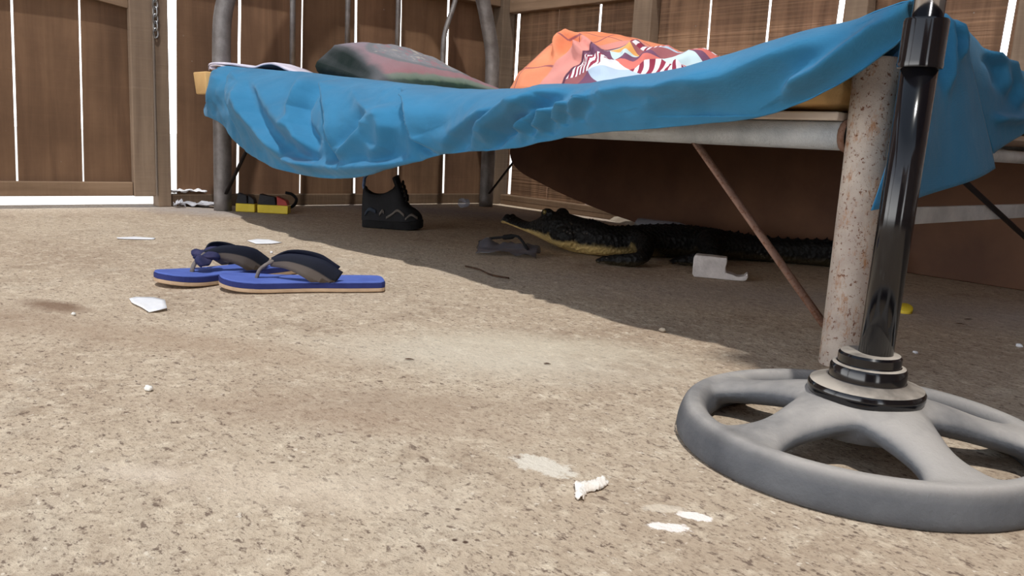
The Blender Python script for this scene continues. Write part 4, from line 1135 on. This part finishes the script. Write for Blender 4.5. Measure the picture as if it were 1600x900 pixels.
# bottle behind the crocodile
b0 = ony(995,350,1.765); b1 = V((b0.x+.16,1.80,.0)); ax = (V((b1.x,b1.y,0))-V((b0.x,b0.y,0))).normalized()
bt = thing('plastic_bottle', 'clear plastic bottle lying behind the crocodile against the panel', 'bottle', (b0.x,b0.y,0))
bm = nb(); lathe(bm, [(0,0),(.022,.001),(.028,.006),(.028,.05),(.0265,.055),(.028,.06),(.028,.125),(.022,.15),(.012,.168),(.012,.178)], V((b0.x,b0.y,.029)), 28, ax); obj('bottle_body', bm, 'clear', bt)
bm = nb(); lathe(bm, [(.0135,.176),(.0142,.178),(.0142,.190),(.013,.192),(0,.192)], V((b0.x,b0.y,.029)), 20, ax); obj('cap', bm, 'blackprint', bt)
# dark wrapper in front of the croc
q = onz(790,398); wr = crumple('clear_wrapper', 'crumpled dark see-through wrapper on the floor left of the crocodile', 'wrapper', V((q.x,q.y,0)), (.135,.075,.034), 'film', math.radians(40), .7, 7, .0008, None, .35, n=26, seed=11)
bm = nb(); w0 = onz(748,385); tube(bm, path([V((w0.x,w0.y,.010)),V((w0.x+.02,w0.y+.01,.020)),V((q.x-.01,q.y+.02,.038)),V((q.x+.015,q.y+.02,.042)),V((q.x+.05,q.y+.02,.018))], 20), [.003]*10+[.006]*4+[.003]*6, 8)
obj('wrapper_rim', bm, 'rubber', wr)
# yellow and white cap behind the fan pole
q = onz(1413,489); cp = thing('bottle_cap', 'tiny yellow cap with white plastic behind the black pole', 'cap', (q.x,q.y,0))
bm = nb(); lathe(bm, [(.011,0),(.0125,.001),(.012,.010),(.0105,.012),(.0,.012)], V((q.x,q.y,.010)), 20, V((-.2,.4,-.8))); obj('cap_shell', bm, 'yellow', cp)
bm = nb(); ball(bm, V((q.x-.018,q.y-.010,.012)), .011, (1,.7,1), 10)
for v in bm.verts: v.co += V((noise.noise(v.co*200),0,noise.noise(v.co*200+V((5,0,0)))))*.004; v.co.z = max(.0005,v.co.z)
obj('liner', bm, 'paper', cp)
bm = nb(); tube(bm, path([onz(727,418)+V((0,0,.003)), onz(748,424)+V((0,0,.004)), onz(768,432)+V((0,0,.003)), onz(795,437)+V((0,0,.003))], 16), [.0016]*16, 6)
tag(obj('twig', bm, 'twig'), 'thin brown twig on the shaded floor below the dark wrapper', 'twig')
for px, py, s_, lab, mt_ in ((232,611,.004,'small white chip alone on the floor below the paper scrap','stone'), (115,493,.003,'tiny white chip at the left beside the dark floor stain','stone'),
                        (1067,678,.006,'pale chip touching the left rim of the fan base','kerb'), (1035,519,.0045,'pale crumb at the edge of the bed shadow','kerb'),
                        (388,395,.003,'tiny white crumb behind the rear flip-flop, left of two','paper'), (424,396,.003,'tiny white crumb behind the rear flip-flop, right of two','paper'),
                        (1592,543,.004,'white crumb at the right beyond the fan base','paper'), (1430,553,.003,'white crumb right of the fan pole on shaded floor','paper')):
    q = onz(px,py); bm = nb(); ball(bm, V((q.x,q.y,s_*.7)), s_, (1.3,.9,.75), 8)
    for v in bm.verts: v.co += V((noise.noise(v.co*400),noise.noise(v.co*400+V((3,0,0))),0))*s_*.6; v.co.z = max(.0004, v.co.z)
    tag(obj('chip', bm, mt_), lab, 'chip')
for px, py, lab, l_, rot in ((1500,507,'dark leaf bit on the shaded floor right of the pole, nearer one of two',.010,.4), (1513,500,'dark leaf bit on the shaded floor right of the pole, farther one of two',.012,1.0), (855,570,'short dark twig lying on the sunny floor at the middle',.006,.7), (640,563,'reddish leaf bit on the sunny floor below the flip-flop heel',.008,.7)):
    q = onz(px,py); bm = nb(); dv = V((math.cos(rot),math.sin(rot),0))
    tube(bm, path([V((q.x,q.y,.0012))-dv*l_*.7, V((q.x,q.y,.0018)), V((q.x,q.y,.0012))+dv*l_*.7], 8), [.0004,.0009,.0012,.0013,.0012,.0010,.0007,.0003], 6, True, .6)
    tag(obj('leaf_bit', bm, 'twig'), lab, 'leaf')
# ------------------------------------------------------------------ light
sun = bpy.data.lights.new('sun', 'SUN'); sun.energy = 2.75; sun.angle = math.radians(1.4); sun.color = (1,.97,.92)
so = bpy.data.objects.new('sun', sun); C.objects.link(so)
sd = V((-.34,.27,-1)).normalized(); so.rotation_euler = V((0,0,-1)).rotation_difference(sd).to_euler()
w = bpy.data.worlds.new('sky'); bpy.context.scene.world = w; w.use_nodes = True
nt = w.node_tree; bg = nt.nodes['Background']
tc = nt.nodes.new('ShaderNodeTexCoord'); sp = nt.nodes.new('ShaderNodeSeparateXYZ'); rp = nt.nodes.new('ShaderNodeValToRGB')
nt.links.new(tc.outputs['Generated'], sp.inputs[0]); nt.links.new(sp.outputs[2], rp.inputs[0])
rp.color_ramp.elements[0].position = .08; rp.color_ramp.elements[0].color = (1,1,1,1)
rp.color_ramp.elements[1].position = .75; rp.color_ramp.elements[1].color = (.06,.075,.095,1)
e_ = rp.color_ramp.elements.new(.40); e_.color = (.25,.27,.31,1)
nt.links.new(rp.outputs[0], bg.inputs[0]); bg.inputs[1].default_value = 4.6
sc = bpy.context.scene; sc.view_settings.view_transform = 'Standard'; sc.view_settings.look = 'None'; sc.view_settings.exposure = 0
